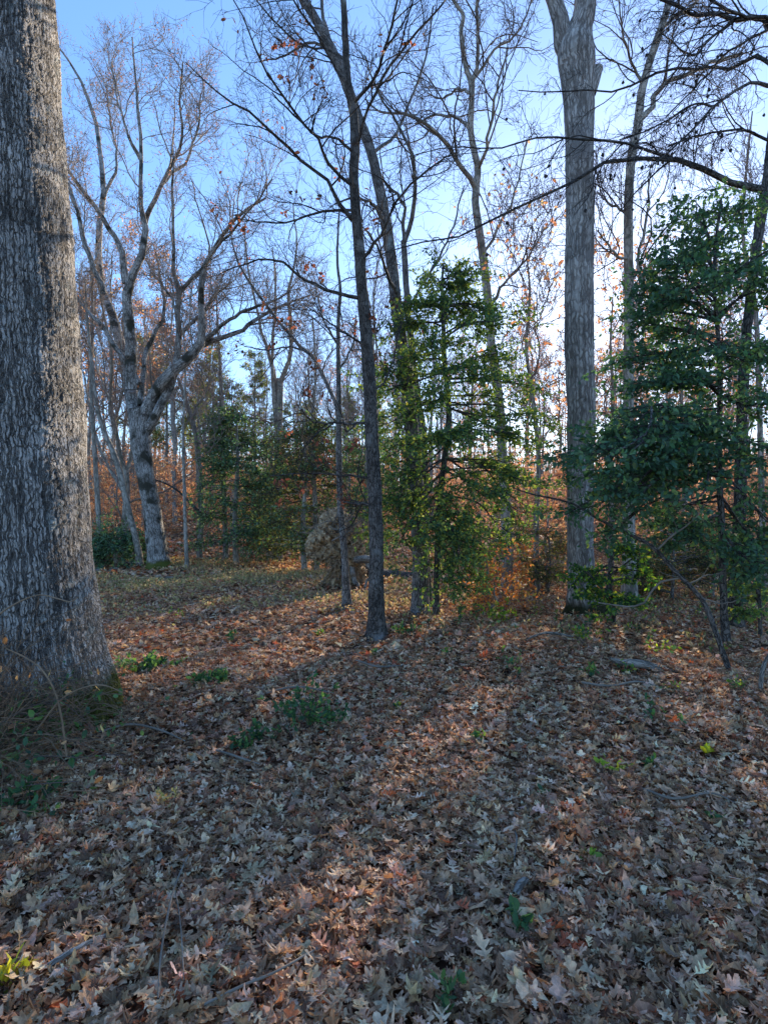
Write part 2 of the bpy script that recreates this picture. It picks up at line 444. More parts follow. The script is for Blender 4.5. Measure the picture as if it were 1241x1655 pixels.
def leafmat(name, trans=0.35, rough=0.6, spec=0.25, vein=0.0, tint=(1.15, 1.1, 0.6)):
    m, n, l, b, o = newmat(name)
    at = n.new('ShaderNodeAttribute'); at.attribute_name = 'Col'
    cur = at.outputs['Color']
    if vein:
        uv = n.new('ShaderNodeUVMap'); uv.uv_map = 'UVMap'
        sep = n.new('ShaderNodeSeparateXYZ'); l.new(uv.outputs[0], sep.inputs[0])
        ab = n.new('ShaderNodeMath'); ab.operation = 'ABSOLUTE'; l.new(sep.outputs[1], ab.inputs[0])
        # side veins slanting forward
        sv = n.new('ShaderNodeMath'); sv.operation = 'MULTIPLY_ADD'; sv.inputs[1].default_value = -0.9; l.new(ab.outputs[0], sv.inputs[0]); l.new(sep.outputs[0], sv.inputs[2])
        s2 = n.new('ShaderNodeMath'); s2.operation = 'MULTIPLY'; s2.inputs[1].default_value = 44.0; l.new(sv.outputs[0], s2.inputs[0])
        sn = n.new('ShaderNodeMath'); sn.operation = 'SINE'; l.new(s2.outputs[0], sn.inputs[0])
        vr = ramp(n, [(0.80, 0.0), (0.97, 0.7)]); 
        mrr = n.new('ShaderNodeMapRange'); mrr.inputs['From Min'].default_value = -1; l.new(sn.outputs[0], mrr.inputs['Value']); l.new(mrr.outputs[0], vr.inputs[0])
        mr = ramp(n, [(0.004, 1.0), (0.018, 0.0)]); l.new(ab.outputs[0], mr.inputs[0])
        mxv = n.new('ShaderNodeMath'); mxv.operation = 'MAXIMUM'; l.new(vr.outputs[0], mxv.inputs[0]); l.new(mr.outputs[0], mxv.inputs[1])
        mm = n.new('ShaderNodeMix'); mm.data_type = 'RGBA'; mm.blend_type = 'MIX'
        fac = n.new('ShaderNodeMath'); fac.operation = 'MULTIPLY'; fac.inputs[1].default_value = vein; l.new(mxv.outputs[0], fac.inputs[0])
        l.new(fac.outputs[0], mm.inputs[0]); l.new(cur, mm.inputs[6])
        br = n.new('ShaderNodeMix'); br.data_type = 'RGBA'; br.blend_type = 'ADD'; br.inputs[0].default_value = 1.0; l.new(cur, br.inputs[6]); br.inputs[7].default_value = (0.16, 0.13, 0.09, 1)
        l.new(br.outputs[2], mm.inputs[7]); cur = mm.outputs[2]
        tc = n.new('ShaderNodeTexCoord'); nz = n.new('ShaderNodeTexNoise'); nz.inputs['Scale'].default_value = 45; nz.inputs['Detail'].default_value = 4
        l.new(tc.outputs['Object'], nz.inputs['Vector'])
        cr = ramp(n, [(0.3, 0.62), (0.7, 1.3)]); l.new(nz.outputs['Fac'], cr.inputs[0])
        mu = n.new('ShaderNodeMix'); mu.data_type = 'RGBA'; mu.blend_type = 'MULTIPLY'; mu.inputs[0].default_value = 1.0
        l.new(cur, mu.inputs[6]); l.new(cr.outputs[0], mu.inputs[7]); cur = mu.outputs[2]
        bp = n.new('ShaderNodeBump'); bp.inputs['Strength'].default_value = 0.5; bp.inputs['Distance'].default_value = 0.004
        l.new(nz.outputs['Fac'], bp.inputs['Height']); l.new(bp.outputs[0], b.inputs['Normal'])
    l.new(cur, b.inputs['Base Color']); b.inputs['Roughness'].default_value = rough; b.inputs['Specular IOR Level'].default_value = spec
    tr = n.new('ShaderNodeBsdfTranslucent')
    tm = n.new('ShaderNodeMix'); tm.data_type = 'RGBA'; tm.blend_type = 'MULTIPLY'; tm.inputs[0].default_value = 1.0
    l.new(cur, tm.inputs[6]); tm.inputs[7].default_value = (*[t * 1.6 for t in tint], 1); l.new(tm.outputs[2], tr.inputs[0])
    ms = n.new('ShaderNodeMixShader'); ms.inputs[0].default_value = trans
    l.new(b.outputs[0], ms.inputs[1]); l.new(tr.outputs[0], ms.inputs[2]); l.new(ms.outputs[0], o.inputs['Surface'])
    return m

M_BIGOAK = bark('bark_big_oak', (0.14, 0.125, 0.11), (0.47, 0.435, 0.395), su=50, sv=13, bump=0.8, dist=0.012, warp=0.30, disp=0.017,
                moss=((0.09, 0.10, 0.018), 0.32), patch=((0.36, 0.38, 0.36), 9.0, 0.60), furrow=(0.0, 0.15), fis=0.13)
M_OAK = bark('bark_grey_oak', (0.045, 0.040, 0.036), (0.30, 0.28, 0.26), su=46, sv=15, bump=0.8, dist=0.012, patch=((0.33, 0.35, 0.33), 6.0, 0.60))
M_OAKDARK = bark('bark_dark_oak', (0.018, 0.016, 0.014), (0.17, 0.155, 0.14), su=42, sv=13, bump=0.9, dist=0.012)
M_OAKTWO = bark('bark_two_tone_oak', (0.03, 0.026, 0.022), (0.17, 0.155, 0.14), su=46, sv=17, bump=0.9, dist=0.012, patch=((0.26, 0.26, 0.25), 3.2, 0.57))
M_POPLAR = bark('bark_pale_furrowed', (0.13, 0.11, 0.095), (0.47, 0.435, 0.395), su=24, sv=6.0, bump=0.9, dist=0.014, warp=0.34, fis=0.14, patch=((0.26, 0.24, 0.22), 2.2, 0.58), moss=((0.035, 0.036, 0.014), 0.28), furrow=(0.0, 0.22))
M_WHITE = bark('bark_white_oak', (0.07, 0.06, 0.05), (0.42, 0.40, 0.37), su=24, sv=7, bump=0.6, dist=0.012, patch=((0.05, 0.048, 0.036), 2.6, 0.52), moss=((0.09, 0.10, 0.02), 0.22))
M_PALE = bark('bark_pale_smooth', (0.16, 0.145, 0.12), (0.40, 0.37, 0.32), su=12, sv=4, bump=0.3, dist=0.006, patch=((0.14, 0.14, 0.11), 5.0, 0.58))
M_FAR = bark('bark_distant', (0.10, 0.085, 0.07), (0.38, 0.34, 0.29), su=16, sv=4, bump=0.4, dist=0.01)
M_TWIG = plain('twig_brown', (0.105, 0.080, 0.068), 0.8, 0.4, 3.0)
M_TWIGRED = plain('twig_reddish', (0.23, 0.175, 0.145), 0.8, 0.3, 3.0)
M_TWIGPALE = plain('twig_pale', (0.27, 0.225, 0.19), 0.8, 0.3, 3.0)
M_DRY = plain('dry_canes', (0.22, 0.15, 0.095), 0.85, 0.4, 6.0)
M_TWIGDARK = plain('twig_dark', (0.040, 0.033, 0.030), 0.8, 0.4, 3.0)
M_TWIGGREY = plain('twig_grey', (0.21, 0.18, 0.145), 0.85, 0.35, 6.0)
M_DEAD = bark('dead_wood', (0.07, 0.06, 0.05), (0.34, 0.31, 0.27), su=60, sv=8, bump=0.7, dist=0.006)
M_LITTER = leafmat('fallen_leaves', 0.18, 0.7, 0.15, vein=0.5, tint=(1.3, 0.95, 0.6))
M_LEAF = leafmat('dry_leaves', 0.42, 0.6, 0.2, tint=(1.15, 0.92, 0.68))
M_HOLLY = leafmat('holly_leaves', 0.32, 0.62, 0.22, tint=(1.5, 1.5, 0.6))
M_GREEN = leafmat('green_leaves', 0.42, 0.6, 0.2, tint=(1.6, 1.4, 0.5))
M_SOIL = plain('sandy_soil', (0.46, 0.33, 0.20), 0.95, 0.5, 14.0, 0.8)
M_ROOTS = plain('earthy_roots', (0.33, 0.24, 0.155), 0.9, 0.45, 9.0)
M_HOLE = plain('dark_rot', (0.02, 0.015, 0.012), 0.95, 0.3, 6.0)

# palettes r,g,b,weight (linear)
PAL_LITTER = [(.45, .29, .175, 4), (.58, .40, .25, 3), (.30, .165, .09, 3.5), (.68, .50, .33, 2.2), (.45, .25, .125, 1.4), (.74, .57, .38, .6), (.44, .14, .06, .25), (.16, .09, .055, 2.4)]
PAL_RUSTY = [(.36, .18, .10, 3), (.43, .27, .17, 4), (.50, .37, .25, 3.5), (.24, .11, .06, 2), (.60, .45, .28, 1.6), (.44, .12, .05, .8)]
PAL_BEECH = [(.58, .32, .17, 4), (.48, .24, .12, 3), (.62, .45, .26, 3.5), (.34, .17, .10, 2)]
PAL_ORANGE = [(.62, .27, .08, 4), (.62, .36, .10, 3), (.50, .19, .07, 2), (.55, .45, .10, 1.2)]
PAL_OAKDRY = [(.32, .12, .07, 3), (.20, .08, .055, 3), (.09, .055, .04, 4)]
PAL_PINK = [(.27, .165, .135, 3), (.32, .175, .13, 2), (.20, .13, .11, 2)]
PAL_HOLLY = [(.065, .135, .085, 5), (.045, .10, .065, 4), (.09, .17, .10, 3), (.13, .19, .06, .8)]
PAL_HOLLYY = [(.08, .15, .07, 4), (.17, .23, .07, 4), (.055, .12, .07, 2.5), (.27, .31, .08, 1.6)]
PAL_FARGRN = [(.12, .21, .13, 4), (.09, .17, .115, 4), (.20, .25, .12, 1.5)]
PAL_OLIVE = [(.13, .135, .055, 4), (.09, .11, .05, 3), (.20, .17, .07, 2)]
PAL_YELGRN = [(.20, .30, .04, 3), (.12, .22, .045, 3), (.35, .36, .05, 1)]
PAL_BRAMBLE = [(.06, .14, .075, 4), (.09, .19, .08, 3), (.04, .10, .06, 2)]
PAL_HERB = [(.36, .34, .16, 4), (.52, .43, .24, 5), (.18, .22, .09, 2.5), (.46, .30, .17, 2)]

# ------------------------------------------------------------------ ground
def axis(lo, hi, fine_lo, fine_hi, step, grow=1.12):
    a = list(np.arange(fine_lo, fine_hi, step)); s = step; v = a[-1]
    while v < hi: s *= grow; v += s; a.append(v)
    s = step; v = a[0]; b = []
    while v > lo: s *= grow; v -= s; b.append(v)
    return np.array(b[::-1] + a)

xs = axis(-900, 900, -7, 7, 0.10); ys = axis(-200, 1400, 0.5, 14, 0.10)
XX, YY = np.meshgrid(xs, ys)
ZZ = gz(XX, YY)
nx, ny = len(xs), len(ys)
a = (np.arange(ny - 1)[:, None] * nx + np.arange(nx - 1)[None, :])
fq = np.stack([a, a + 1, a + nx + 1, a + nx], -1)
g = Geo(); g.add(np.stack([XX, YY, ZZ], -1), f4=fq)
mg, n, l, b, o = newmat('forest_floor')
tc = n.new('ShaderNodeTexCoord')
v1 = n.new('ShaderNodeTexVoronoi'); v1.inputs['Scale'].default_value = 11.0; l.new(tc.outputs['Object'], v1.inputs['Vector'])
sep = n.new('ShaderNodeSeparateColor'); l.new(v1.outputs['Color'], sep.inputs[0])
cr = ramp(n, [(0.0, (.035, .022, .014)), (0.35, (.10, .055, .032)), (0.6, (.17, .10, .06)), (0.85, (.24, .15, .085)), (1.0, (.30, .22, .14))])
l.new(sep.outputs[0], cr.inputs[0])
nz = n.new('ShaderNodeTexNoise'); nz.inputs['Scale'].default_value = 0.35; nz.inputs['Detail'].default_value = 6; l.new(tc.outputs['Object'], nz.inputs['Vector'])
cr2 = ramp(n, [(0.35, (.65, .62, .6)), (0.65, (1.25, 1.05, .95))]); l.new(nz.outputs['Fac'], cr2.inputs[0])
mu = n.new('ShaderNodeMix'); mu.data_type = 'RGBA'; mu.blend_type = 'MULTIPLY'; mu.inputs[0].default_value = 1
l.new(cr.outputs[0], mu.inputs[6]); l.new(cr2.outputs[0], mu.inputs[7]); l.new(mu.outputs[2], b.inputs['Base Color']); b.inputs['Roughness'].default_value = 0.95
bp = n.new('ShaderNodeBump'); bp.inputs['Strength'].default_value = 0.8; bp.inputs['Distance'].default_value = 0.04
l.new(sep.outputs[1], bp.inputs['Height']); l.new(bp.outputs[0], b.inputs['Normal'])
tag(g.build('ground', mg), kind='structure')

# leaf litter: nobody could count it
def litter(g, dens, y0, y1, tpls, size, hmax, tilt, wmargin=1.2, power=1.0):
    half = lambda y: 0.68 * y + wmargin
    A = (half(y0) + half(y1)) * (y1 - y0)
    n = int(A * dens)
    y = y0 + (y1 - y0) * rng.random(n * 2)
    x = (rng.random(n * 2) * 2 - 1) * half(y1)
    k = np.abs(x) < half(y); x, y = x[k][:n], y[k][:n]; n = len(x)
    h = hmax * rng.random(n) ** power
    z = gz(x, y) + 0.006 + h
    az = rng.random(n) * 2 * math.pi
    tl = np.abs(rng.normal(size=n)) * tilt
    ta = rng.random(n) * 2 * math.pi
    Nn = np.stack([np.sin(tl) * np.cos(ta), np.sin(tl) * np.sin(ta), np.cos(tl)], 1)
    X = np.stack([np.cos(az), np.sin(az), rng.normal(size=n) * 0.12], 1)
    # rust-coloured drifts and grey drifts, at true places on the ground
    f = vnoise(x * 0.55 + 3, y * 0.5, 1.3) * 0.5 + vnoise(x * 1.9, y * 1.7, 4.2) * 0.3 + np.clip((y - 4.5) / 6.0, -0.35, 0.75) + 0.12 * np.exp(-((x - 0.6) ** 2 + (y - 5.3) ** 2))
    rus = rng.random(n) < np.clip(0.25 + 0.55 * f, 0.04, 0.9)
    col = pick(PAL_LITTER, n, 0.22); cr_ = pick(PAL_RUSTY, n, 0.2); col[rus] = cr_[rus]
    s = size[0] + (size[1] - size[0]) * rng.random(n) ** 1.5
    q = rng.integers(0, len(tpls), n)
    C = np.stack([x, y, z], 1) - nrm(X) * (s * 0.5)[:, None]
    for t, nm in enumerate(tpls):
        k = q == t
        leaves(g, C[k], X[k], Nn[k], s[k], col[k], nm, 0.61, wid=1.0 + 0.5 * rng.random(k.sum()))

g = Geo()
litter(g, 2500, 1.1, 3.6, ['oak', 'oakb', 'oak', 'oakb', 'long', 'oak', 'oakb', 'oak', 'oakb', 'broad'][:9], (0.035, 0.105), 0.045, 0.36)
litter(g, 1300, 3.6, 6.5, ['oak', 'oakb', 'lobe', 'oakb', 'lobe'], (0.045, 0.11), 0.045, 0.36)
litter(g, 480, 6.5, 12, ['lobe', 'lobe', 'rhomb'], (0.055, 0.125), 0.045, 0.5)
litter(g, 130, 12, 22, ['rhomb'], (0.09, 0.17), 0.05, 0.7, 2.0)
litter(g, 22, 22, 50, ['rhomb'], (0.16, 0.30), 0.10, 0.8, 4.0)
tag(g.build('leaf_litter', M_LITTER, smooth=False, color=True), 'thick carpet of curled brown and grey oak leaves on the forest floor', 'fallen leaves', kind='stuff')

# ------------------------------------------------------------------ traced trees
def tr(D, rows):
    """photo polyline (px, py, width px[, depth offset]) -> (x,y,z,r)"""
    out = []
    for r in rows:
        d = D + (r[3] if len(r) > 3 else 0)
        p = px3(r[0], r[1], d)
        out.append([p[0], p[1], p[2], r[2] / 2 / F * d])
    return np.array(out)

def limbs(D, lst, N=14, seed=0, depth=0.9):
    """traced limbs given as pixel polylines; each wanders in depth on its own"""
    r = np.random.default_rng(seed)
    Ps, Rs = [], []
    for rows in lst:
        q = tr(D, rows)
        k = len(q); dd = np.cumsum(np.concatenate([[0], r.normal() * depth * np.ones(k - 1) * 0.35 + r.normal(size=k - 1) * 0.12]))
        for i in range(k):
            if len(rows[i]) > 3: dd[i] = 0
            d0 = q[i, 1]; s = (d0 + dd[i]) / d0
            q[i, 0] *= s; q[i, 1] *= s; q[i, 2] = EYE + (q[i, 2] - EYE) * s; q[i, 3] *= s
        q = resample(q, N)
        Ps.append(q[:, :3]); Rs.append(q[:, 3])
    P = np.array(Ps); R = np.array(Rs)
    P[:, 1:-1] += r.normal(size=P[:, 1:-1].shape) * np.minimum(0.02, R[:, 1:-1, None] * 0.6)
    return P, R

def trunk_obj(rows, D, parent, mat, S=20, ring=0.08, rough=0.05, flare=None, name='trunk', seed=1.0):
    q = tr(D, rows)
    Ltot = np.linalg.norm(np.diff(q[:, :3], axis=0), axis=1).sum()
    N = max(8, int(Ltot / ring))
    q = resample(q, N)
    jit = rng.normal(size=(N, 3)) * 0.002; q[:, :3] += jit
    g = Geo(); tubes(g, q[None, :, :3], q[None, :, 3], S, rough=rough, flare=flare, seed=seed)
    return g.build(name, mat, parent), q

def base_at(px, py):
    return gpt(px, py)

def crownset(P, R, g, ks, trs, lrs, angs, up=(0.1, 0.1, 0.08), wob=0.2, sides=(5, 4, 3), rmin=0.0022, bias=None, N=(8, 6, 5), rlen=0.011):
    """up to three further levels of branching; returns list of levels"""
    lv = []
    for q in range(len(ks)):
        P, R = spawn(P, R, ks[q], trs[q], lrs[q], angs[q], N=N[q], wob=wob, up=up[q], rmin=rmin, bias=bias, rlen=rlen)
        tubes(g, P, R, sides[q])
        lv.append((P, R))
    return lv

# ---- the big oak at the left edge
def big_oak():
    D = 4.35
    rows = [(14, 1215, 338), (12, 1150, 330), (6, 1080, 308), (0, 1000, 292), (-5, 900, 280), (-10, 750, 270), (-16, 600, 263), (-22, 450, 257), (-29, 300, 251), (-37, 150, 244), (-45, 0, 237), (-56, -200, 226), (-66, -400, 212), (-74, -650, 186), (-68, -900, 130)]
    b0 = px3(18, 1200, D); b0[2] = float(gz(b0[0], b0[1]))
    root = empty('oak_tree', b0, 'massive oak trunk with thick rugged grey bark filling the left edge', 'tree')
    q = tr(D, rows); q = resample(q, 900)
    g = Geo(); tubes(g, q[None, :, :3], q[None, :, 3], 300, rough=0.022, flare=(0.13, 0.30, 6), uvr=0.64, seed=2.2)
    g.build('trunk', M_BIGOAK, root)
    # a forked side branch high up right, and the crown above the frame
    P, R = limbs(D, [[(-50, -330, 26), (90, -430, 20), (260, -500, 14), (420, -560, 8)],
                     [(-60, -500, 60), (140, -700, 40), (420, -820, 24), (640, -900, 10)],
                     [(-64, -640, 60), (-200, -900, 40), (-330, -1100, 20)]], 14, 5, 0.5)
    for i in range(len(P)):
        g = Geo(); tubes(g, P[i:i + 1], R[i:i + 1], 10, rough=0.05); g.build('limb', M_OAK, root)
    g = Geo(); lv = crownset(P, R, g, (7, 5, 4), ((.3, 1), (.2, 1), (.2, 1)), ((.5, 1.3), (.3, .7), (.15, .35)), ((25, 60), (25, 60), (25, 60)))
    g.build('crown', M_TWIG, root)
    return root
big_oak()

# ---- white oak in the clearing, left
def white_oak():
    D = float(base_at(258, 917)[1])
    root = empty('white_oak', base_at(258, 917), 'pale many-forked white oak with mossy foot standing at the back of the clearing', 'tree')
    trunk_obj([(260, 922, 40), (257, 905, 33), (252, 870, 30), (245, 820, 28), (236, 770, 27), (229, 720, 31), (227, 690, 33), (227, 662, 36)], D, root, M_WHITE, 24, 0.07, 0.05, (0.35, 0.28, 5))
    L = [[(222, 690, 24, 0), (216, 640, 22), (210, 612, 21), (203, 579, 17), (183, 518, 14), (166, 467, 12), (157, 389, 10), (169, 321, 9), (162, 237, 7), (154, 193, 6), (129, 125, 4), (91, 70, 2)],
         [(213, 630, 20), (211, 551, 18), (206, 501, 16), (204, 455, 15), (217, 440, 12), (228, 420, 12), (233, 365, 10), (227, 321, 7), (228, 254, 6), (225, 186, 5), (217, 118, 3), (214, 60, 2)],
         [(204, 458, 12), (200, 416, 10), (183, 376, 8), (156, 338, 7), (115, 281, 5), (80, 240, 3)],
         [(233, 368, 9), (250, 321, 7), (267, 288, 6), (288, 244, 5), (294, 210, 4), (291, 162, 3), (296, 100, 2)],
         [(262, 298, 6), (285, 275, 5), (305, 254, 4), (321, 203, 3.5), (325, 152, 2.5)],
         [(168, 475, 9), (142, 406, 8), (125, 342, 6), (112, 300, 5), (100, 250, 3)],
         [(228, 655, 12, 0), (231, 602, 8), (240, 558, 8), (260, 524, 6), (267, 494, 5), (259, 453, 4), (252, 408, 3)],
         [(232, 690, 26, 0), (240, 655, 22), (252, 640, 20), (267, 612, 19), (291, 589, 18), (325, 555, 15), (329, 518, 11), (325, 477, 10), (330, 436, 9), (345, 405, 7), (365, 376, 6), (390, 345, 5), (430, 320, 3)],
         [(322, 558, 12), (355, 548, 8), (389, 534, 7), (420, 514, 6), (462, 492, 4), (500, 478, 2)],
         [(330, 552, 9), (365, 521, 6), (399, 501, 5), (430, 492, 4), (470, 470, 2)],
         [(236, 700, 16, 0), (257, 662, 15), (277, 616, 13), (288, 579, 12), (288, 535, 10), (286, 501, 9), (288, 470, 8), (283, 423, 6), (281, 372, 5), (278, 305, 4), (280, 240, 2)],
         [(287, 478, 7), (305, 455, 6), (325, 436, 6), (350, 398, 5), (372, 380, 4), (410, 330, 3), (440, 290, 2)],
         [(289, 545, 7), (305, 528, 6), (325, 508, 5), (345, 480, 4), (375, 455, 3)],
         [(287, 510, 5), (275, 480, 4), (262, 460, 3), (245, 440, 2)],
         [(226, 620, 10, 0), (188, 560, 8), (160, 520, 7), (140, 500, 5), (120, 470, 4), (104, 430, 3)],
         [(168, 321, 6), (190, 262, 4), (180, 200, 3), (172, 140, 2)],
         [(228, 260, 5), (205, 210, 4), (190, 160, 3), (180, 100, 2)],
         ]
    P, R = limbs(D, L, 16, 3, 0.9)
    for i in range(len(P)):
        g = Geo(); tubes(g, P[i:i + 1], R[i:i + 1], 10, rough=0.06); g.build('limb', M_WHITE, root)
    g = Geo()
    lv = crownset(P, R, g, (12, 8, 6), ((.35, 1), (.15, 1), (.15, 1)), ((.9, 2.4), (.45, 1.1), (.2, .55)), ((18, 50), (20, 55), (20, 60)), rmin=0.0045, sides=(4, 3, 3), up=(.12, .1, .08))
    g.build('crown', M_TWIGPALE, root)
    g = Geo(); top = lambda C: (C[:, 2] > 7.2 + rng.random(len(C)) * 3)
    leaves_on(g, lv[2][0], .55, 0.055, PAL_PINK, 'rhomb', spread=0.05, keep=top)
    g.build('dry_leaves', M_LEAF, root, color=True)
white_oak()

# ---- generic traced tree
def traced(name, label, cat, base, trunk, branches, mat, lmat=None, tmat=None, flare=(0.45, 0.20, 5), twigs=(7, 5, 4), lens=((.5, 1.5), (.3, .8), (.15, .4)),
           rmin=0.003, S=18, leafpal=None, leafn=0.0, leafsize=0.09, seed=1, up=(.1, .08, .06), bias=None, tr1=(.15, 1), keep=None, depth=0.7, on_trunk=0, trunk_range=(.45, 1), Dd=None, angs=((25, 60), (25, 60), (25, 65)), rough=.05, sides=(5, 3, 3)):
    b = base_at(*base); D = Dd or float(b[1])
    root = empty(name, b, label, cat)
    tk, q = trunk_obj(trunk, D, root, mat, S, 0.07, rough, flare, seed=seed)
    Ps = []; Rs = []
    if branches:
        P, R = limbs(D, branches, 14, seed, depth)
        for i in range(len(P)):
            g = Geo(); tubes(g, P[i:i + 1], R[i:i + 1], 8, rough=0.06); g.build('limb', lmat or mat, root)
        Ps.append(P); Rs.append(R)
    if on_trunk:
        q2 = resample(q, 30)
        P2, R2 = spawn(q2[None, :, :3], q2[None, :, 3], on_trunk, trunk_range, lens[0] if not branches else (lens[0][1], lens[0][1] * 1.8), (35, 70), N=14, wob=.16, up=.1, rr=.5, rmin=rmin, rlen=.012)
        g = Geo(); tubes(g, P2, R2, 5); g.build('side_branches', tmat or M_TWIG, root)
        Ps.append(P2); Rs.append(R2)
    P = np.concatenate(Ps); R = np.concatenate(Rs)
    g = Geo(); lv = crownset(P, R, g, twigs, (tr1, (.15, 1), (.15, 1)), lens, angs, up=up, rmin=rmin, bias=bias, sides=sides)
    g.build('crown', tmat or M_TWIG, root)
    if leafpal is not None:
        g = Geo(); leaves_on(g, lv[-1][0], leafn, leafsize, leafpal, 'oval', spread=0.02, keep=keep, droop=0.8, flat=0.2)
        g.build('dry_leaves', M_LEAF, root, color=True)
    return root, lv

def clump(n, lo=0.55):
    """keep only leaves near a few random spots"""
    c = {}
    def f(C):
        idx = rng.integers(0, len(C), n); ctr = C[idx]
        d = np.min(np.linalg.norm(C[:, None] - ctr[None], axis=2), axis=1)
        return d < lo * (0.5 + rng.random(len(C)))
    return f

# centre oak, two-tone bark
traced('young_oak', 'slender dark oak in the centre with pale grey lower trunk', 'tree', (608, 1032),
       [(609, 1040, 31), (609, 1015, 28), (608, 960, 25), (608, 900, 23), (607, 849, 23), (605, 776, 22), (601, 704, 21), (598, 631, 21), (593, 560, 20), (588, 500, 19), (584, 462, 18), (581, 406, 18), (576, 355, 16), (572, 288, 16), (574, 237, 15), (571, 186, 14), (562, 135, 12), (559, 85, 11), (556, 17, 10), (550, -80, 9), (556, -200, 7), (560, -330, 3)],
       [[(570, 356, 8, 0), (542, 315, 6), (525, 288, 5.5), (478, 250, 5), (434, 210, 4), (400, 179, 3.5), (352, 150, 2.5), (300, 100, 1.5)],
        [(570, 300, 6, 0), (529, 267, 5), (518, 233, 4.5), (498, 210, 4), (468, 169, 4), (420, 98, 3), (390, 20, 2.2), (350, -40, 1.5)],
        [(572, 246, 5, 0), (545, 223, 4), (512, 220, 3.5), (480, 190, 3), (440, 150, 2)],
        [(572, 340, 5, 0), (518, 342, 4), (468, 360, 3), (420, 359, 2.5), (380, 352, 1.5)],
        [(582, 482, 7, 0), (535, 470, 5.5), (478, 443, 4.5), (461, 426, 4), (420, 420, 3), (360, 440, 2)],
        [(573, 165, 6, 0), (603, 129, 5), (623, 78, 4.5), (640, 14, 4), (655, -60, 2)],
        [(576, 240, 6, 0), (593, 186, 5), (617, 129, 4.5), (660, 71, 4), (704, 20, 3), (740, -30, 2)],
        [(584, 420, 6, 0), (617, 376, 4.5), (637, 332, 4), (671, 291, 3.5), (705, 264, 3), (732, 250, 2)],
        [(600, 686, 5, 0), (556, 682, 4), (509, 682, 3), (480, 653, 2)],
        [(604, 773, 4, 0), (560, 769, 3.2), (509, 765, 2.4), (436, 769, 1.6)],
        [(606, 815, 5, 0), (575, 813, 4), (556, 812, 2.5)],
        [(560, 100, 5, 0), (535, 80, 4), (500, 78, 3.2), (470, 60, 3), (430, 20, 2.4), (400, -20, 1.6)],
        [(564, 140, 5, 0), (540, 110, 4), (515, 60, 3.5), (480, 10, 3), (450, -40, 2)],
        [(592, 560, 4, 0), (560, 540, 3), (530, 520, 2.4), (490, 490, 1.6)],
        [(596, 640, 4, 0), (625, 610, 3), (640, 560, 2.4), (650, 520, 1.5)],
        ], M_OAKTWO, M_OAKDARK, M_TWIGDARK, seed=4, leafpal=PAL_OAKDRY, leafn=3.0, leafsize=0.062, keep=clump(60, 0.09), twigs=(10, 6, 5),
       lens=((.4, 1.25), (.22, .6), (.12, .3)), rmin=0.0022, depth=0.6)

# leaning tree behind it
traced('leaning_tree', 'tall grey tree leaning left that crosses behind the centre oak', 'tree', (679, 994),
       [(680, 1000, 32), (679, 970, 27), (679, 900, 26), (675, 820, 25), (670, 758, 24), (663, 675, 22), (654, 602, 20), (647, 541, 19), (640, 491, 19), (633, 423, 18), (623, 359, 18), (613, 305, 17), (600, 247, 16), (584, 203, 16), (569, 162, 16), (552, 115, 16), (535, 78, 15), (512, 34, 14), (486, -8, 13), (450, -70, 11), (420, -150, 9), (410, -260, 4)],
       [[(625, 365, 6, 0), (600, 330, 5), (575, 318, 4), (540, 330, 2)],
        [(640, 480, 6, 0), (625, 440, 5), (610, 400, 4), (590, 370, 2)],
        [(600, 250, 6, 0), (640, 215, 5), (668, 150, 4), (690, 80, 3), (700, 10, 2)],
        [(550, 118, 7, 0), (530, 60, 6), (520, 0, 5), (510, -80, 3)],
        [(535, 80, 5, 0), (500, 70, 4), (460, 90, 3), (420, 100, 2)],
        ], M_OAK, seed=8, leafpal=PAL_OAKDRY, leafn=2.0, leafsize=0.07, keep=clump(18, 0.13), rmin=0.0032, twigs=(8, 5, 4), lens=((.6, 1.6), (.3, .8), (.15, .4)))

traced('forked_tree', 'thin upright forked stem growing close behind the leaning tree', 'tree', (692, 985),
       [(692, 992, 15), (688, 900, 13), (686, 795, 13), (683, 704, 13), (676, 653, 12), (668, 595, 11), (664, 550, 11), (659, 504, 10), (655, 440, 10), (652, 389, 9)],
       [[(652, 395, 8, 0), (667, 349, 7), (671, 271, 6), (660, 237, 5), (637, 190, 4), (610, 149, 3), (590, 90, 2)],
        [(652, 392, 6, 0), (650, 328, 5), (620, 291, 4), (600, 250, 2.5)],
        [(660, 500, 5, 0), (700, 430, 4), (730, 370, 3), (750, 300, 2)]],
       M_OAK, seed=9, rmin=0.0032, flare=(0.15, 0.2, 4))

traced('sapling_tree', 'slim brown double-stemmed tree standing left of the centre oak beside the root plate', 'tree', (562, 984),
       [(562, 988, 17), (560, 965, 13), (556, 885, 11), (550, 813, 10), (548, 740, 10), (548, 668, 9), (547, 595, 7), (547, 522, 6), (550, 468, 5), (545, 420, 4), (548, 340, 2.5)],
       [[(548, 672, 7, 0), (538, 642, 6.5), (520, 599, 6), (487, 559, 5.5), (454, 526, 5), (422, 483, 4.5), (400, 450, 4), (380, 415, 3), (372, 370, 2)],
        [(500, 572, 4), (470, 560, 3), (430, 566, 2.5), (395, 560, 1.5)],
        [(547, 600, 4, 0), (570, 560, 3), (575, 510, 2)],
        [(548, 560, 4, 0), (525, 520, 3), (510, 470, 2)]],
       M_OAK, seed=12, leafpal=PAL_OAKDRY[1:], leafn=2.0, leafsize=0.08, keep=clump(14, 0.14), rmin=0.003, twigs=(7, 4, 4), lens=((.4, 1.2), (.25, .6), (.15, .3)))

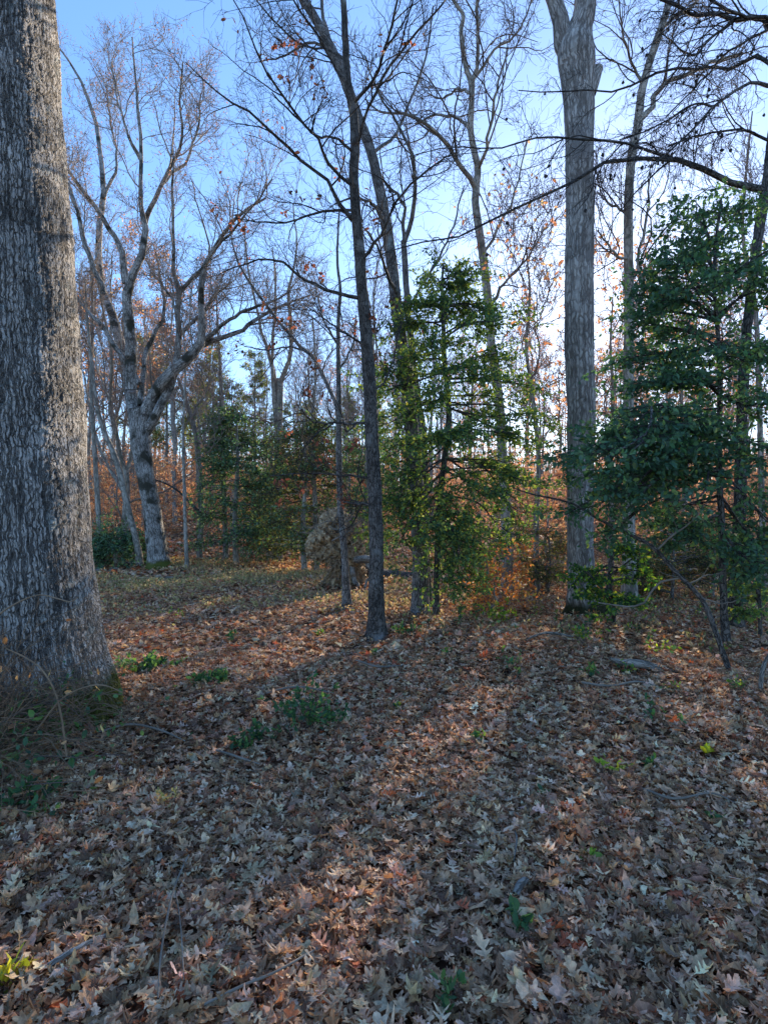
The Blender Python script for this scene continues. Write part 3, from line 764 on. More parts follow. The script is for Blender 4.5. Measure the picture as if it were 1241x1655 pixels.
traced('tall_tree', 'tall bare tree rising behind the centre holly with an arching left fork', 'tree', (820, 955),
       [(821, 960, 20), (818, 850, 17), (812, 740, 16), (806, 650, 15), (800, 600, 15), (793, 551, 14), (789, 491, 13), (779, 406, 13), (769, 338, 12), (769, 305, 12), (772, 271, 11), (765, 240, 10), (760, 203, 10), (762, 142, 9), (752, 105, 8), (745, 51, 7), (748, 24, 6), (728, -10, 5), (715, -80, 3)],
       [[(768, 305, 9, 0), (738, 257, 7), (715, 230, 6.5), (688, 203, 6), (664, 186, 5), (620, 183, 3), (590, 160, 2)],
        [(758, 208, 6, 0), (738, 190, 5), (705, 186, 4), (670, 200, 2)],
        [(762, 145, 6, 0), (776, 112, 5), (800, 80, 4), (835, 55, 3), (860, 0, 2)],
        [(762, 150, 6, 0), (740, 145, 4), (715, 160, 3), (690, 150, 2)],
        [(772, 275, 6, 0), (790, 220, 5), (800, 150, 4), (820, 80, 2)],
        [(779, 410, 5, 0), (810, 360, 4), (835, 300, 3), (850, 230, 2)],
        [(790, 500, 6, 0), (820, 450, 4), (850, 420, 3), (880, 370, 2)],
        [(762, 160, 7, 0), (772, 80, 6), (770, 20, 5), (780, -60, 3)]],
       M_PALE, seed=15, rmin=0.0042, twigs=(9, 6, 5), lens=((.8, 2.2), (.4, 1.0), (.2, .5)), tmat=M_TWIG)

# big straight tree at the right
tulip, _ = traced('tulip_tree', 'big straight pale trunk with furrowed bark that forks near the top right', 'tree', (945, 993),
       [(948, 1000, 62), (946, 985, 52), (941, 958, 44), (938, 885, 41), (937, 776, 42), (939, 668, 44), (936, 559, 46), (935, 450, 45), (937, 350, 44), (936, 250, 44), (935, 180, 47), (933, 120, 54), (930, 85, 58), (936, 50, 40), (944, 20, 35), (947, -20, 34), (952, -100, 31), (950, -250, 27), (945, -420, 16), (940, -560, 6)],
       [[(927, 105, 34, 0), (912, 65, 31, 0), (903, 34, 28, 0), (893, 0, 25, 0), (878, -50, 23, 0), (850, -160, 18), (820, -300, 10)],
        [(948, -200, 12, 0), (1010, -320, 9), (1060, -420, 5)],
        [(950, -120, 10, 0), (900, -230, 8), (840, -300, 4)]],
       M_POPLAR, seed=21, S=48, flare=(0.75, 0.22, 5), rmin=0.003, twigs=(4, 4, 4), tr1=(.5, 1), rough=0.035)

g = Geo(); q = resample(tr(float(tulip.location[1]), [(950, 150, 26), (957, 132, 22), (963, 118, 18), (967, 110, 16), (969, 106, 9), (970, 105, 1)]), 16)
tubes(g, q[None, :, :3], q[None, :, 3], 14, rough=.08); g.build('knot', M_POPLAR, tulip)

traced('forest_tree', 'medium grey tree right behind the big straight trunk, curving right at the top', 'tree', (1017, 976),
       [(1018, 982, 30), (1017, 950, 24), (1015, 800, 18), (1015, 600, 16), (1016, 475, 15), (1015, 339, 14), (1020, 254, 14), (1030, 203, 14), (1037, 146, 12), (1054, 85, 12), (1074, 27, 11), (1084, -20, 10), (1100, -100, 8), (1110, -220, 3)],
       [[(1033, 196, 9, 0), (1064, 149, 8), (1091, 125, 7), (1130, 108, 6), (1159, 98, 5), (1200, 85, 3)],
        [(1066, 48, 7, 0), (1085, 28, 6), (1108, 17, 5), (1150, -20, 3)],
        [(1022, 370, 7, 0), (1010, 345, 5), (985, 330, 4), (965, 310, 2)],
        [(1018, 420, 5, 0), (995, 410, 4), (965, 372, 2)],
        [(1015, 500, 6, 0), (1037, 475, 6), (1030, 420, 5), (1045, 340, 4), (1050, 270, 2)],
        [(1040, 140, 5, 0), (1020, 100, 4), (1005, 50, 3), (1000, 0, 2)]],
       M_PALE, seed=23, rmin=0.0036, twigs=(9, 6, 5), lens=((.7, 2.0), (.35, .9), (.2, .45)))

# sweetgum at the right edge, its dark limbs reach across the picture
def gum_balls(root, P, n):
    g = Geo(); gs = Geo()
    M, N, _ = P.shape
    m = rng.integers(0, M, n); C = P[m, -1]
    th = np.linspace(0, math.pi, 6); ph = np.arange(8) / 8 * 2 * math.pi
    for c in C:
        r = 0.015 + 0.004 * rng.random(); h = 0.03 + 0.05 * rng.random()
        ctr = c - np.array([0, 0, h + r])
        V = np.stack([np.outer(np.sin(th), np.cos(ph)), np.outer(np.sin(th), np.sin(ph)), np.outer(np.cos(th), np.ones(8))], -1)
        V = ctr + V * (r * (1 + 0.22 * rng.normal(size=(6, 8))))[..., None]
        a = (np.arange(5)[:, None] * 8 + np.arange(8)[None]); b_ = (np.arange(5)[:, None] * 8 + (np.arange(8)[None] + 1) % 8)
        g.add(V, f4=np.stack([a, b_, b_ + 8, a + 8], -1))
        tubes(gs, np.stack([c, ctr])[None], np.full((1, 2), 0.0012), 3)
    o = g.build('seed_balls', M_TWIGDARK, root, smooth=False); o['kind'] = 'stuff'
    gs.build('seed_stems', M_TWIGDARK, o.parent)['kind'] = 'stuff'

root, lv = traced('sweetgum', 'dark sweetgum at the right edge whose long limbs arch across the big straight trunk', 'tree', (1184, 1003),
       [(1183, 1010, 27), (1185, 980, 23), (1194, 849, 19), (1197, 704, 17), (1204, 559, 15), (1212, 486, 15), (1222, 400, 15), (1232, 330, 16), (1241, 280, 16), (1250, 200, 15), (1262, 100, 14), (1270, 0, 12), (1275, -120, 10), (1270, -280, 4)],
       [[(1236, 308, 13, 0), (1193, 298, 10), (1142, 275, 9.5), (1101, 261, 8.5), (1057, 256, 7), (1023, 258, 6.5), (983, 261, 6), (962, 271, 5.5), (939, 288, 5), (901, 305, 4.5), (854, 329, 4), (820, 343, 4), (772, 369, 3.2), (721, 389, 2.8), (671, 394, 2.2), (620, 409, 1.8), (590, 420, 1.3)],
        [(1105, 263, 6), (1064, 250, 5), (1023, 237, 4.5), (966, 227, 4), (912, 224, 3.6), (871, 222, 3), (820, 236, 2.6), (789, 240, 2.3), (738, 237, 2), (671, 250, 1.5)],
        [(1262, 60, 11, 0), (1241, 37, 9), (1193, 32, 8), (1159, 22, 7), (1115, 19, 6), (1088, 7, 5), (1050, -10, 3)],
        [(1256, 130, 9, 0), (1241, 105, 7), (1217, 95, 6), (1180, 112, 5.5), (1142, 108, 5), (1108, 112, 4.5), (1057, 119, 4), (1023, 136, 3.5), (993, 148, 3), (950, 147, 2.5), (888, 149, 2), (837, 146, 1.5)],
        [(1256, 140, 7, 0), (1210, 136, 5), (1159, 166, 4), (1125, 203, 3.5), (1085, 240, 3), (1050, 270, 2)],
        [(1262, 30, 7, 0), (1200, 25, 5), (1150, 0, 4), (1100, -30, 3)],
        [(1190, 30, 5), (1150, 60, 4), (1120, 90, 3), (1090, 70, 2.4), (1060, 45, 1.6)],
        [(1160, 170, 4), (1120, 170, 3.2), (1060, 205, 2.6), (1000, 226, 1.8)],
        [(1248, 230, 5, 0), (1200, 210, 4), (1140, 215, 3), (1080, 235, 2)],
        [(1262, 40, 6, 0), (1215, 60, 4), (1170, 90, 3.4), (1125, 140, 2.6), (1075, 190, 1.8)]],
       M_OAKDARK, tmat=M_TWIGDARK, seed=31, rmin=0.0024, twigs=(16, 6, 4), lens=((.4, 1.3), (.18, .5), (.07, .2)), bias=(-.10, -.03, -.10), up=(-.05, -.04, 0), depth=0.45, Dd=7.0, tr1=(.1, 1),
       angs=((20, 55), (20, 50), (25, 60)))
gum_balls(root, lv[1][0], 85)

# ------------------------------------------------------------------ hollies
def holly(name, label, base, trunk, boughs, pal, leafsize, nleaf, seed, D=None, trunkmat=M_OAKDARK, drop=0.25, twig=M_TWIGDARK, k1=9, k2=6, l1=(.25, .7), l2=(.1, .3), tpl='oval', depth=1.0, flat=0.55, rmin=0.002):
    """boughs: (trunk y px, end px, end py, depth offset)"""
    b = base_at(*base); D = D or float(b[1])
    r = np.random.default_rng(seed)
    root = empty(name, b, label, 'holly tree')
    tk, q = trunk_obj(trunk, D, root, trunkmat, 12, 0.08, 0.06, (0.25, 0.15, 4), seed=seed)
    tq = tr(D, trunk)
    Ps, Rs = [], []
    ty = np.array([t[1] for t in trunk]); order = np.argsort(ty)
    for (sy, ex, ey, dd) in boughs:
        sx = np.interp(sy, ty[order], np.array([t[0] for t in trunk])[order])
        A = px3(sx, sy, D); B = px3(ex, ey, D + dd)
        Lb = np.linalg.norm(B - A)
        C1 = A * .6 + B * .4 + np.array([0, 0, 0.05 * Lb]) + r.normal(size=3) * .04 * Lb
        C2 = A * .25 + B * .75 + np.array([0, 0, 0.05 * Lb]) + r.normal(size=3) * .04 * Lb
        qq = resample(np.array([[*A, .016], [*C1, .012], [*C2, .008], [*B, .004]]), 12)
        Ps.append(qq[:, :3]); Rs.append(qq[:, 3])
    P = np.array(Ps); R = np.array(Rs)
    g = Geo(); tubes(g, P, R, 6); g.build('boughs', trunkmat, root)
    g = Geo(); P1, R1 = spawn(P, R, k1, (.22, 1), l1, (25, 75), N=6, wob=.12, up=-.05, rmin=rmin, flat=.75, taper=.3)
    tubes(g, P1, R1, 4)
    P2, R2 = spawn(P1, R1, k2, (.1, 1), l2, (25, 70), N=5, wob=.15, up=-.02, rmin=rmin, flat=.5, taper=.3)
    tubes(g, P2, R2, 3); g.build('twigs', twig, root)
    g = Geo(); PP = np.concatenate([P2])
    leaves_on(g, PP, nleaf / len(PP), leafsize, pal, tpl, spread=0.012, flat=flat, curl=0.3, droop=drop)
    leaves_on(g, P1, nleaf * .12 / len(P1), leafsize, pal, tpl, spread=0.012, flat=flat, curl=0.3, droop=drop)
    g.build('foliage', M_HOLLY, root, color=True)
    return root

r_ = np.random.default_rng(77)
def fan(pts, n, jx, jy, jd):
    """a few extra boughs round each listed one"""
    out = []
    for (sy, ex, ey, dd) in pts:
        out.append((sy, ex, ey, dd))
        for k in range(n - 1):
            out.append((sy + r_.normal() * 12, ex + r_.normal() * jx, ey + r_.normal() * jy, dd + r_.normal() * jd))
    return out

# right holly, close
holly('holly_tree', 'big dark green holly in front on the right with layered drooping boughs', (1170, 1030),
      [(1172, 1035, 13), (1168, 960, 11), (1165, 850, 10), (1162, 760, 9), (1161, 704, 9), (1163, 631, 8), (1161, 559, 7), (1156, 500, 6), (1153, 450, 6), (1158, 380, 5), (1165, 320, 3)],
      fan([(440, 1105, 365, .1), (400, 1125, 330, .3), (380, 1200, 335, -.1), (480, 1070, 440, -.2), (510, 1035, 475, 0.), (545, 1025, 520, .2),
           (570, 1005, 590, -.1), (590, 1030, 570, .6), (520, 1241, 440, -.3), (480, 1225, 395, .4), (600, 1250, 560, 0.), (470, 1130, 400, .7),
           (640, 1040, 620, -.6), (660, 970, 700, -.5), (830, 1130, 880, -.3), (810, 1070, 850, .2), (860, 1200, 920, -.3), (690, 925, 735, -.3), (700, 980, 720, -.9), (720, 930, 775, -.2), (740, 915, 830, 0.), (740, 985, 790, -.9), (730, 945, 745, -1.1), (750, 965, 820, -1.1), (700, 1010, 690, -1.1), (760, 1020, 820, -1.2), (720, 1000, 750, -1.4),
           (740, 1040, 770, -1.2), (700, 1060, 700, -.9), (760, 955, 870, -.1), (640, 1260, 650, -.6), (720, 1260, 760, -.8), (780, 1245, 850, .2),
           (700, 1130, 730, -1.2), (800, 1240, 930, .3), (560, 1090, 520, .9), (520, 1100, 470, -.7), (640, 1100, 610, -.6), (590, 1180, 560, -.9)], 2, 22, 14, .3),
      PAL_HOLLY, 0.057, 21000, 5, D=6.2, flat=.28, k1=10, k2=7, l1=(.22, .62), l2=(.1, .3))
# its lighter neighbour low in front of the big trunk
holly('young_holly', 'small bright green holly bush in front of the foot of the big straight trunk', (990, 1000),
      [(992, 1005, 6), (990, 970, 5), (985, 940, 4), (985, 905, 3), (990, 880, 2)],
      fan([(960, 935, 920, -.2), (950, 940, 965, -.2), (930, 960, 935, .2), (930, 1040, 900, 0), (940, 1050, 940, .2), (900, 1000, 880, -.2), (960, 1020, 975, -.3), (940, 975, 990, -.3), (920, 930, 935, .3)], 2, 8, 6, .2),
      PAL_YELGRN + [(.045, .11, .045, 9)], 0.055, 2600, 6, D=7.6, k1=6, k2=4, l1=(.1, .3), l2=(.06, .15))
# low holly at the right edge
holly('young_holly', 'dark green holly shoots low at the right edge beside the sweetgum foot', (1225, 1020),
      [(1228, 1025, 6), (1226, 960, 5), (1222, 900, 4), (1225, 850, 2)],
      fan([(950, 1180, 900, -.2), (930, 1200, 870, .2), (900, 1241, 850, 0), (960, 1190, 950, -.2), (980, 1241, 960, .2), (990, 1210, 990, -.2), (900, 1150, 880, .1)], 2, 8, 6, .2),
      PAL_HOLLYY, 0.055, 1800, 7, D=6.6, k1=6, k2=4, l1=(.1, .3), l2=(.06, .15))
# airy thicket of small-leaved bushes below the right holly
PAL_THICK = [(.13, .14, .055, 3), (.07, .10, .045, 3), (.20, .17, .08, 2), (.24, .14, .07, 1.5)]
for lb_, bx_, by_, top_, wd_, sd_ in (('airy olive bush in the shade behind the slanting dead branch', 1085, 972, 850, 120, 71), ('thin brown-green bush left of the sweetgum foot', 1150, 968, 840, 110, 72), ('low thin bush just right of the big straight trunk foot', 1035, 968, 870, 90, 73), ('sparse brownish bush between the orange sapling and the big straight trunk', 885, 958, 850, 70, 74)):
    bo_ = []
    for k_ in range(26):
        f_ = .1 + .85 * r_.random(); a_ = r_.random() * 6.28; y_ = by_ - (by_ - top_) * f_
        bo_.append((y_, bx_ + math.cos(a_) * wd_ / 2, y_ - 8 + r_.normal() * 6, math.sin(a_) * .6))
    holly('thin_bush', lb_, (bx_, by_), [(bx_, by_ + 3, 5), (bx_ + 3, (by_ + top_) / 2, 4), (bx_, top_, 2)], bo_, PAL_THICK, .04, 5200, sd_, k1=7, k2=5, l1=(.2, .5), l2=(.1, .3), tpl='rhomb', flat=.7, rmin=.003, trunkmat=M_OAK)['category'] = 'bush'
# centre holly
holly('holly_tree', 'tall green holly right of centre, wrapped round the leaning tree', (704, 988),
      [(704, 993, 10), (706, 921, 10), (712, 795, 10), (719, 740, 9), (725, 668, 9), (719, 595, 8), (716, 522, 7), (714, 470, 5), (716, 425, 3)],
      fan([(460, 708, 455, .2), (450, 728, 450, -.1), (490, 765, 505, .2), (490, 685, 495, -.3), (520, 655, 525, .2), (540, 790, 520, -.2), (520, 740, 490, .6), (580, 635, 590, -.1), (600, 622, 640, .3), (640, 612, 690, 0.),
           (600, 800, 575, .2), (620, 845, 625, -.1), (660, 882, 690, .3), (680, 860, 715, -.2), (640, 830, 660, .7), (700, 625, 740, .3), (720, 612, 800, -.1), (740, 640, 830, -.5), (760, 600, 865, .2),
           (780, 650, 880, -.2), (780, 700, 870, -.7), (760, 890, 783, 0), (740, 830, 760, .4), (760, 790, 800, -.6), (800, 760, 860, -.6), (820, 800, 890, -.1), (840, 770, 940, -.2), (860, 740, 960, -.4),
           (820, 735, 900, -.8), (700, 760, 700, -.8), (640, 700, 640, -.8), (600, 740, 600, -.7), (700, 680, 720, -.8), (560, 700, 560, -.6), (740, 850, 830, .3), (800, 840, 870, .5)], 2, 16, 12, .3),
      PAL_HOLLYY, 0.052, 33000, 8, D=8.6, flat=.35, k1=10, k2=7, l1=(.25, .75), l2=(.12, .36))

# mid-distance hollies behind the clearing
def midholly(label, bx, by, topy, wpx, pal, n, seed, name='holly_tree', low=0.12, cut=1.0):
    b = base_at(bx, by); D = float(b[1]); r = np.random.default_rng(seed)
    H = by - topy
    bo = []
    for k in range(n):
        f = low + (0.97 - low) * (k + r.random()) / n
        wd = wpx / 2 * (1 - f ** 1.6) * (0.7 + 0.5 * r.random()) + 6
        a = r.random() * 2 * math.pi
        sy = by - H * f
        bo.append((sy, bx + math.cos(a) * wd, sy + r.normal() * 4 + 8 * (1 - f), math.sin(a) * wd / F * D))
    return holly(name, label, (bx, by), [(bx, by + 3, 10), (bx - 2, by - H * .3, 8), (bx + 2, by - H * .6, 6), (bx, topy, 2)], bo, pal, 0.085, n * 190, seed, D=D, trunkmat=M_PALE, k1=8, k2=5,
                 l1=(.4, 1.1), l2=(.2, .55), tpl='rhomb', rmin=.004, flat=.7)
midholly('dark green conical holly behind the clearing, right of the white oak', 382, 912, 652, 125, PAL_FARGRN, 62, 41)
midholly('olive green holly behind the clearing, left of the root plate', 492, 925, 672, 140, PAL_FARGRN[1:] + PAL_OLIVE, 60, 42)
midholly('dark low holly bush between the big oak trunk and the white oak', 190, 915, 852, 80, PAL_FARGRN[:2], 30, 43, 'holly_bush', 0.04)
midholly('narrow green holly between its two broader neighbours behind the clearing', 436, 908, 700, 70, PAL_FARGRN, 30, 44)
midholly('green holly partly hidden behind the centre oak trunk', 590, 915, 690, 80, PAL_FARGRN, 26, 45)

# ------------------------------------------------------------------ other trees near the clearing
def slim(label, rows, mat=M_PALE, seed=1, k=9, lens=((.8, 2.2), (.4, 1.0), (.2, .5)), leafpal=None, leafn=0, leafsize=.08, keep=None, br=None, name='forest_tree', trange=(.35, 1), tmat=M_TWIGRED, rmin=.006, dd=None, up=(.12, .1, .08)):
    return traced(name, label, 'tree', (rows[0][0], rows[0][1]), rows, br or [], mat, tmat=tmat, seed=seed, on_trunk=k, lens=lens, rmin=rmin, twigs=(6, 5, 4), leafpal=leafpal, leafn=leafn,
                  leafsize=leafsize, keep=keep, trunk_range=trange, S=10, flare=(.2, .2, 3), sides=(4, 3, 3), Dd=dd, up=up, angs=((15, 45), (20, 55), (20, 60)))

slim('pale curved young tree leaning left beside the white oak', [(227, 917, 13), (222, 880, 11), (212, 840, 10), (203, 800, 10), (196, 770, 10), (185, 735, 9), (170, 700, 8), (158, 660, 7), (150, 600, 6), (142, 520, 4), (138, 450, 2)], seed=51)
slim('pale many-stemmed tree left of the white oak', [(206, 905, 14), (203, 860, 12), (205, 800, 11), (204, 760, 10)], seed=52, k=5, trange=(.3, 1),
     br=[[(204, 765, 7, 0), (190, 710, 6), (178, 650, 6), (182, 590, 5), (170, 520, 4), (160, 440, 2)],
         [(204, 765, 7, 0), (215, 720, 6), (222, 690, 5), (246, 640, 4), (240, 560, 3)],
         [(203, 800, 6, 0), (180, 760, 5), (160, 720, 5), (145, 660, 4), (135, 600, 2)],
         [(182, 690, 5), (196, 640, 4), (200, 590, 4), (192, 520, 2)],
         [(178, 650, 4), (160, 600, 3), (150, 550, 3), (152, 490, 2)]])
slim('thin pale trunk just right of the big oak trunk', [(163, 912, 9), (161, 860, 8), (158, 800, 8), (153, 720, 7), (148, 620, 6), (150, 500, 4), (145, 400, 2)], seed=53, k=7)
slim('brown tree with a broken crooked top behind the white oak', [(322, 905, 10), (326, 830, 9), (322, 760, 10), (318, 710, 9), (308, 670, 8), (298, 640, 6), (288, 612, 4)], mat=M_FAR, seed=54, k=4,
     br=[[(312, 680, 6, 0), (318, 655, 5), (330, 640, 4), (340, 615, 2)]])
slim('straight thin trunk on the right of the white oak foot', [(303, 920, 7), (300, 850, 6), (298, 780, 5), (296, 700, 4), (300, 600, 3), (296, 520, 2)], seed=55, k=7)
slim('forked tall tree behind the two mid-distance hollies', [(449, 905, 15), (448, 800, 13), (450, 720, 12), (452, 640, 12), (452, 612, 12)], seed=56, k=3, trange=(.6, 1), mat=M_PALE,
     br=[[(451, 625, 9, 0), (466, 585, 7), (470, 530, 6), (466, 480, 5), (478, 410, 3), (474, 330, 2)],
         [(450, 640, 8, 0), (438, 580, 6), (424, 540, 5), (415, 500, 4), (400, 430, 3), (396, 360, 2)],
         [(448, 700, 7, 0), (441, 620, 6), (440, 560, 5), (446, 480, 4), (440, 400, 2)]], rmin=.007)
slim('twin grey stems rising above the dark conical holly', [(366, 905, 9), (362, 800, 8), (360, 700, 8), (358, 640, 7), (356, 590, 5), (352, 530, 3), (350, 470, 2)], seed=57, k=5, mat=M_FAR)
slim('grey trunk standing left of the root plate', [(512, 925, 9), (510, 860, 8), (508, 780, 7), (505, 690, 6), (510, 600, 4), (505, 510, 2)], seed=58, k=7, mat=M_FAR)
slim('reddish tree behind the holly crowns, right of the big straight trunk', [(985, 950, 10), (988, 850, 9), (986, 750, 8), (990, 640, 6), (986, 560, 4), (990, 480, 2)], seed=59, k=9, mat=M_FAR, leafpal=PAL_BEECH, leafn=1.0, leafsize=.09)
slim('tree with orange leaves behind the right holly', [(1110, 930, 11), (1105, 840, 9), (1108, 740, 8), (1100, 640, 6), (1106, 560, 4), (1100, 480, 2)], seed=60, k=10, mat=M_FAR, leafpal=PAL_BEECH, leafn=1.6, leafsize=.10)
slim('thin bare tree at the right edge behind the holly crown', [(1234, 950, 10), (1230, 800, 9), (1226, 650, 8), (1220, 500, 7), (1200, 380, 5), (1205, 280, 4), (1215, 180, 2)], seed=61, k=10, mat=M_FAR)
slim('bare tree between the centre holly and the big straight trunk', [(868, 960, 10), (866, 850, 9), (870, 740, 8), (860, 640, 7), (850, 560, 5), (856, 480, 4), (850, 400, 2)], seed=62, k=11, mat=M_FAR, leafpal=PAL_BEECH, leafn=.3, leafsize=.1)

# ------------------------------------------------------------------ trees of the far woods: a few kinds, copied
def copy_tree(root, loc, rz, s, label=None, group=None):
    c = root.copy(); COL.objects.link(c)
    c.location = [float(a) for a in loc]; c.rotation_euler = (0, 0, rz); c.scale = (s, s, s)
    if label: c['label'] = label
    if group: c['group'] = group
    for ch in list(PROTO[root.name]):
        d = ch.copy(); COL.objects.link(d); d.parent = c
    return c
PROTO = {}

def auto_tree(name, label, group, cat, H, r0, seed, leafpal=None, leafn=0, leafsize=.12, mat=M_FAR, tmat=M_TWIGRED, spread=1.0, low=.4):
    global rng
    keep_rng = rng; rng = np.random.default_rng(seed)
    root = empty(name, (0, 0, 0), label, cat, group)
    n = 16
    z = np.linspace(-.2, H, n); wx = np.cumsum(rng.normal(size=n)) * H * .006; wy = np.cumsum(rng.normal(size=n)) * H * .006
    P = np.stack([wx - wx[0], wy - wy[0], z], 1)[None]; R = (r0 * (1 - np.linspace(0, 1, n) ** 1.2 * .88))[None]
    g = Geo(); tubes(g, P, R, 8, rough=.05, flare=(.3, .3, 4)); t = g.build('trunk', mat, root)
    g = Geo()
    P1, R1 = spawn(P, R, 13, (low, .97), (H * .16 * spread, H * .30 * spread), (25, 50), N=9, wob=.14, up=.12, rr=.55, rmin=.012, rlen=.014)
    tubes(g, P1, R1, 5)
    P2, R2 = spawn(P1, R1, 7, (.2, 1), (H * .06, H * .13), (20, 55), N=6, wob=.16, up=.1, rmin=.009, rlen=.012); tubes(g, P2, R2, 4)
    P3, R3 = spawn(P2, R2, 5, (.15, 1), (H * .025, H * .06), (20, 60), N=5, wob=.18, up=.08, rmin=.008); tubes(g, P3, R3, 3)
    P4, R4 = spawn(P3, R3, 3, (.15, 1), (H * .012, H * .03), (20, 60), N=4, wob=.18, up=.08, rmin=.006); tubes(g, P4, R4, 3)
    c = g.build('crown', tmat, root)
    kids = [t, c]
    if leafpal is not None:
        g = Geo(); leaves_on(g, P4, leafn, leafsize, leafpal, 'rhomb', spread=.06)
        kids.append(g.build('dry_leaves', M_LEAF, root, color=True))
    PROTO[root.name] = kids
    rng = keep_rng
    return root

LAND = [(-999, 'off the left edge'), (150, 'behind the big oak trunk'), (235, 'left of the white oak'), (330, 'just right of the white oak'), (430, 'above the dark conical holly'), (555, 'behind the root plate'), (640, 'behind the centre oak'),
        (760, 'behind the centre holly'), (905, 'between the centre holly and the big straight trunk'), (1010, 'just right of the big straight trunk'), (1120, 'behind the big right holly'), (1200, 'beside the sweetgum trunk'), (9999, 'at the right edge')]
def zone(x, y):
    px = CX + x / y * F
    for q in range(1, len(LAND)):
        if px < LAND[q][0]: return LAND[q][1] if q > 0 else ''
    return LAND[-1][1]
def place(protos, spots, label=None, group=None, far=45, tall=.75, what='bare tree'):
    used = {}
    rr = np.random.default_rng(5)
    for (i, x, y, s) in spots:
        p = protos[i % len(protos)]
        loc = (x, y, float(gz(x, y)))
        lb = ' '.join([('tall' if s > tall else 'low'), ('thick' if 'thick' in p.keys() else 'slender') if what == 'bare tree' else '', what, 'far off' if y > far else 'nearer', zone(x, y)]).replace('  ', ' ')
        if p.name not in used:
            used[p.name] = 1; p.location = loc; p.rotation_euler = (0, 0, rr.random() * 6.28); p.scale = (s, s, s); p['label'] = lb
        else:
            copy_tree(p, loc, rr.random() * 6.28, s, lb)

G1 = 'bare trees of the far woods'; LB1 = 'bare grey trunk with fine twigs, one of many crowding the far slope'
bare = [auto_tree('distant_tree', LB1, G1, 'tree', h, r, s, mat=M_FAR, low=lo) for (h, r, s, lo) in ((17, .15, 301, .45), (14, .11, 302, .4), (19, .20, 303, .5), (15, .10, 304, .5))]
G2 = 'distant trees with russet leaves'; LB2 = 'distant tree still holding a thin haze of russet leaves over the slope'
rus = [auto_tree('russet_tree', LB2, G2, 'tree', h, r, s, PAL_BEECH + PAL_PINK, 1.3, .15, low=.35) for (h, r, s) in ((13, .13, 311), (16, .16, 312))]
rs_ = np.random.default_rng(99)
spots = []
for k in range(170):
    y = 26 + 60 * rs_.random() ** .9
    px = -60 + 1360 * rs_.random()
    if 330 < px < 560 and rs_.random() < .5: continue
    x = (px - CX) / F * y
    if -10 < x - .394 * y < 6 and rs_.random() < .75: continue
    spots.append((k, x, y, .55 + .4 * rs_.random()))
place(bare, spots, what='bare grey tree')
spots = []
for px, y, s in ((150, 30, .9), (215, 36, 1.0), (285, 33, 1.05), (330, 44, 1.0), (120, 40, 1.1), (40, 38, 1.), (250, 48, 1.1), (560, 50, .8), (600, 42, .7), (640, 55, .9), (880, 36, .75), (850, 45, .9), (1000, 34, .8), (1070, 28, .7), (1140, 32, .8), (1200, 27, .7), (1290, 33, .9), (940, 48, .9),
                 (410, 52, .7), (480, 58, .7), (760, 50, .9), (1040, 50, 1.0), (1180, 48, 1.)):
    spots.append((len(spots), (px - CX) / F * y, y, s))
place(rus, spots, what='russet-leaved tree', far=44, tall=.88)

# far evergreens (pines) behind the hollies
def pine(seed, H):
    global rng
    kr = rng; rng = np.random.default_rng(seed)
    root = empty('pine_tree', (0, 0, 0), 'olive green pine standing far back above the mid-distance hollies', 'pine tree', 'pines above the hollies')
    P = np.stack([np.zeros(12), np.zeros(12), np.linspace(-.2, H, 12)], 1)[None]; R = (.14 * (1 - np.linspace(0, .9, 12)))[None]
    g = Geo(); tubes(g, P, R, 8); t = g.build('trunk', M_FAR, root)
    g = Geo(); P1, R1 = spawn(P, R, 60, (.3, .98), (1.2, 2.4), (60, 85), N=6, wob=.1, up=.03, rmin=.01, taper=.75); tubes(g, P1, R1, 4)
    P2, R2 = spawn(P1, R1, 6, (.2, 1), (.3, .8), (25, 60), N=4, wob=.1, up=.05, rmin=.008); tubes(g, P2, R2, 3); c = g.build('boughs', M_TWIG, root)
    g = Geo(); leaves_on(g, P2, 22, .16, PAL_OLIVE + PAL_FARGRN[:1], 'rhomb', spread=.05, flat=.2, wid=.5); lf = g.build('foliage', M_GREEN, root, color=True)
    PROTO[root.name] = [t, c, lf]; rng = kr
    return root
place([pine(401, 11), pine(402, 9)], [(k, (px - CX) / F * y, y, s) for k, (px, y, s) in enumerate([(345, 36, .95), (375, 34, .85), (412, 38, .9), (455, 33, .7), (270, 42, 1.05), (500, 37, .75), (232, 44, 1.1), (560, 40, .8), (610, 38, .8), (320, 46, 1.)])], what='olive green pine', far=37.5, tall=.87)

# the far-off wood that closes the view
def far_woods():
    n = 1500
    y = 55 + 75 * rng.random(n); x = (rng.random(n) * 2 - 1) * (y * .9 + 8)
    z = gz(x, y); H = 3.5 + 6.5 * rng.random(n) ** 1.6
    P = np.stack([np.stack([x + rng.normal(size=n) * .15 * q, y + 0 * x, z - .2 + H * q], 1) for q in np.linspace(0, 1, 5)], 1)
    R = (.05 + .05 * rng.random((n, 1))) * np.linspace(1, .25, 5)[None]
    g = Geo(); tubes(g, P, R, 4, c=(.26, .22, .18))
    P1, R1 = spawn(P, R, 14, (.15, 1), (.8, 2.6), (30, 70), N=4, wob=.2, up=.1, rmin=.018); tubes(g, P1, R1, 3, c=(.24, .19, .16))
    P2, R2 = spawn(P1, R1, 5, (.2, 1), (.4, 1.2), (25, 65), N=3, wob=.2, up=.05, rmin=.013); tubes(g, P2, R2, 3, c=(.26, .20, .17))
    leaves_on(g, P2, 1.0, .26, PAL_BEECH + PAL_PINK, 'rhomb', spread=.1, flat=.3)
    tag(g.build('far_woods', M_LEAF, color=True), 'far-off wood of thin trunks and brown twigs behind the slope', 'woods', kind='stuff')
far_woods()

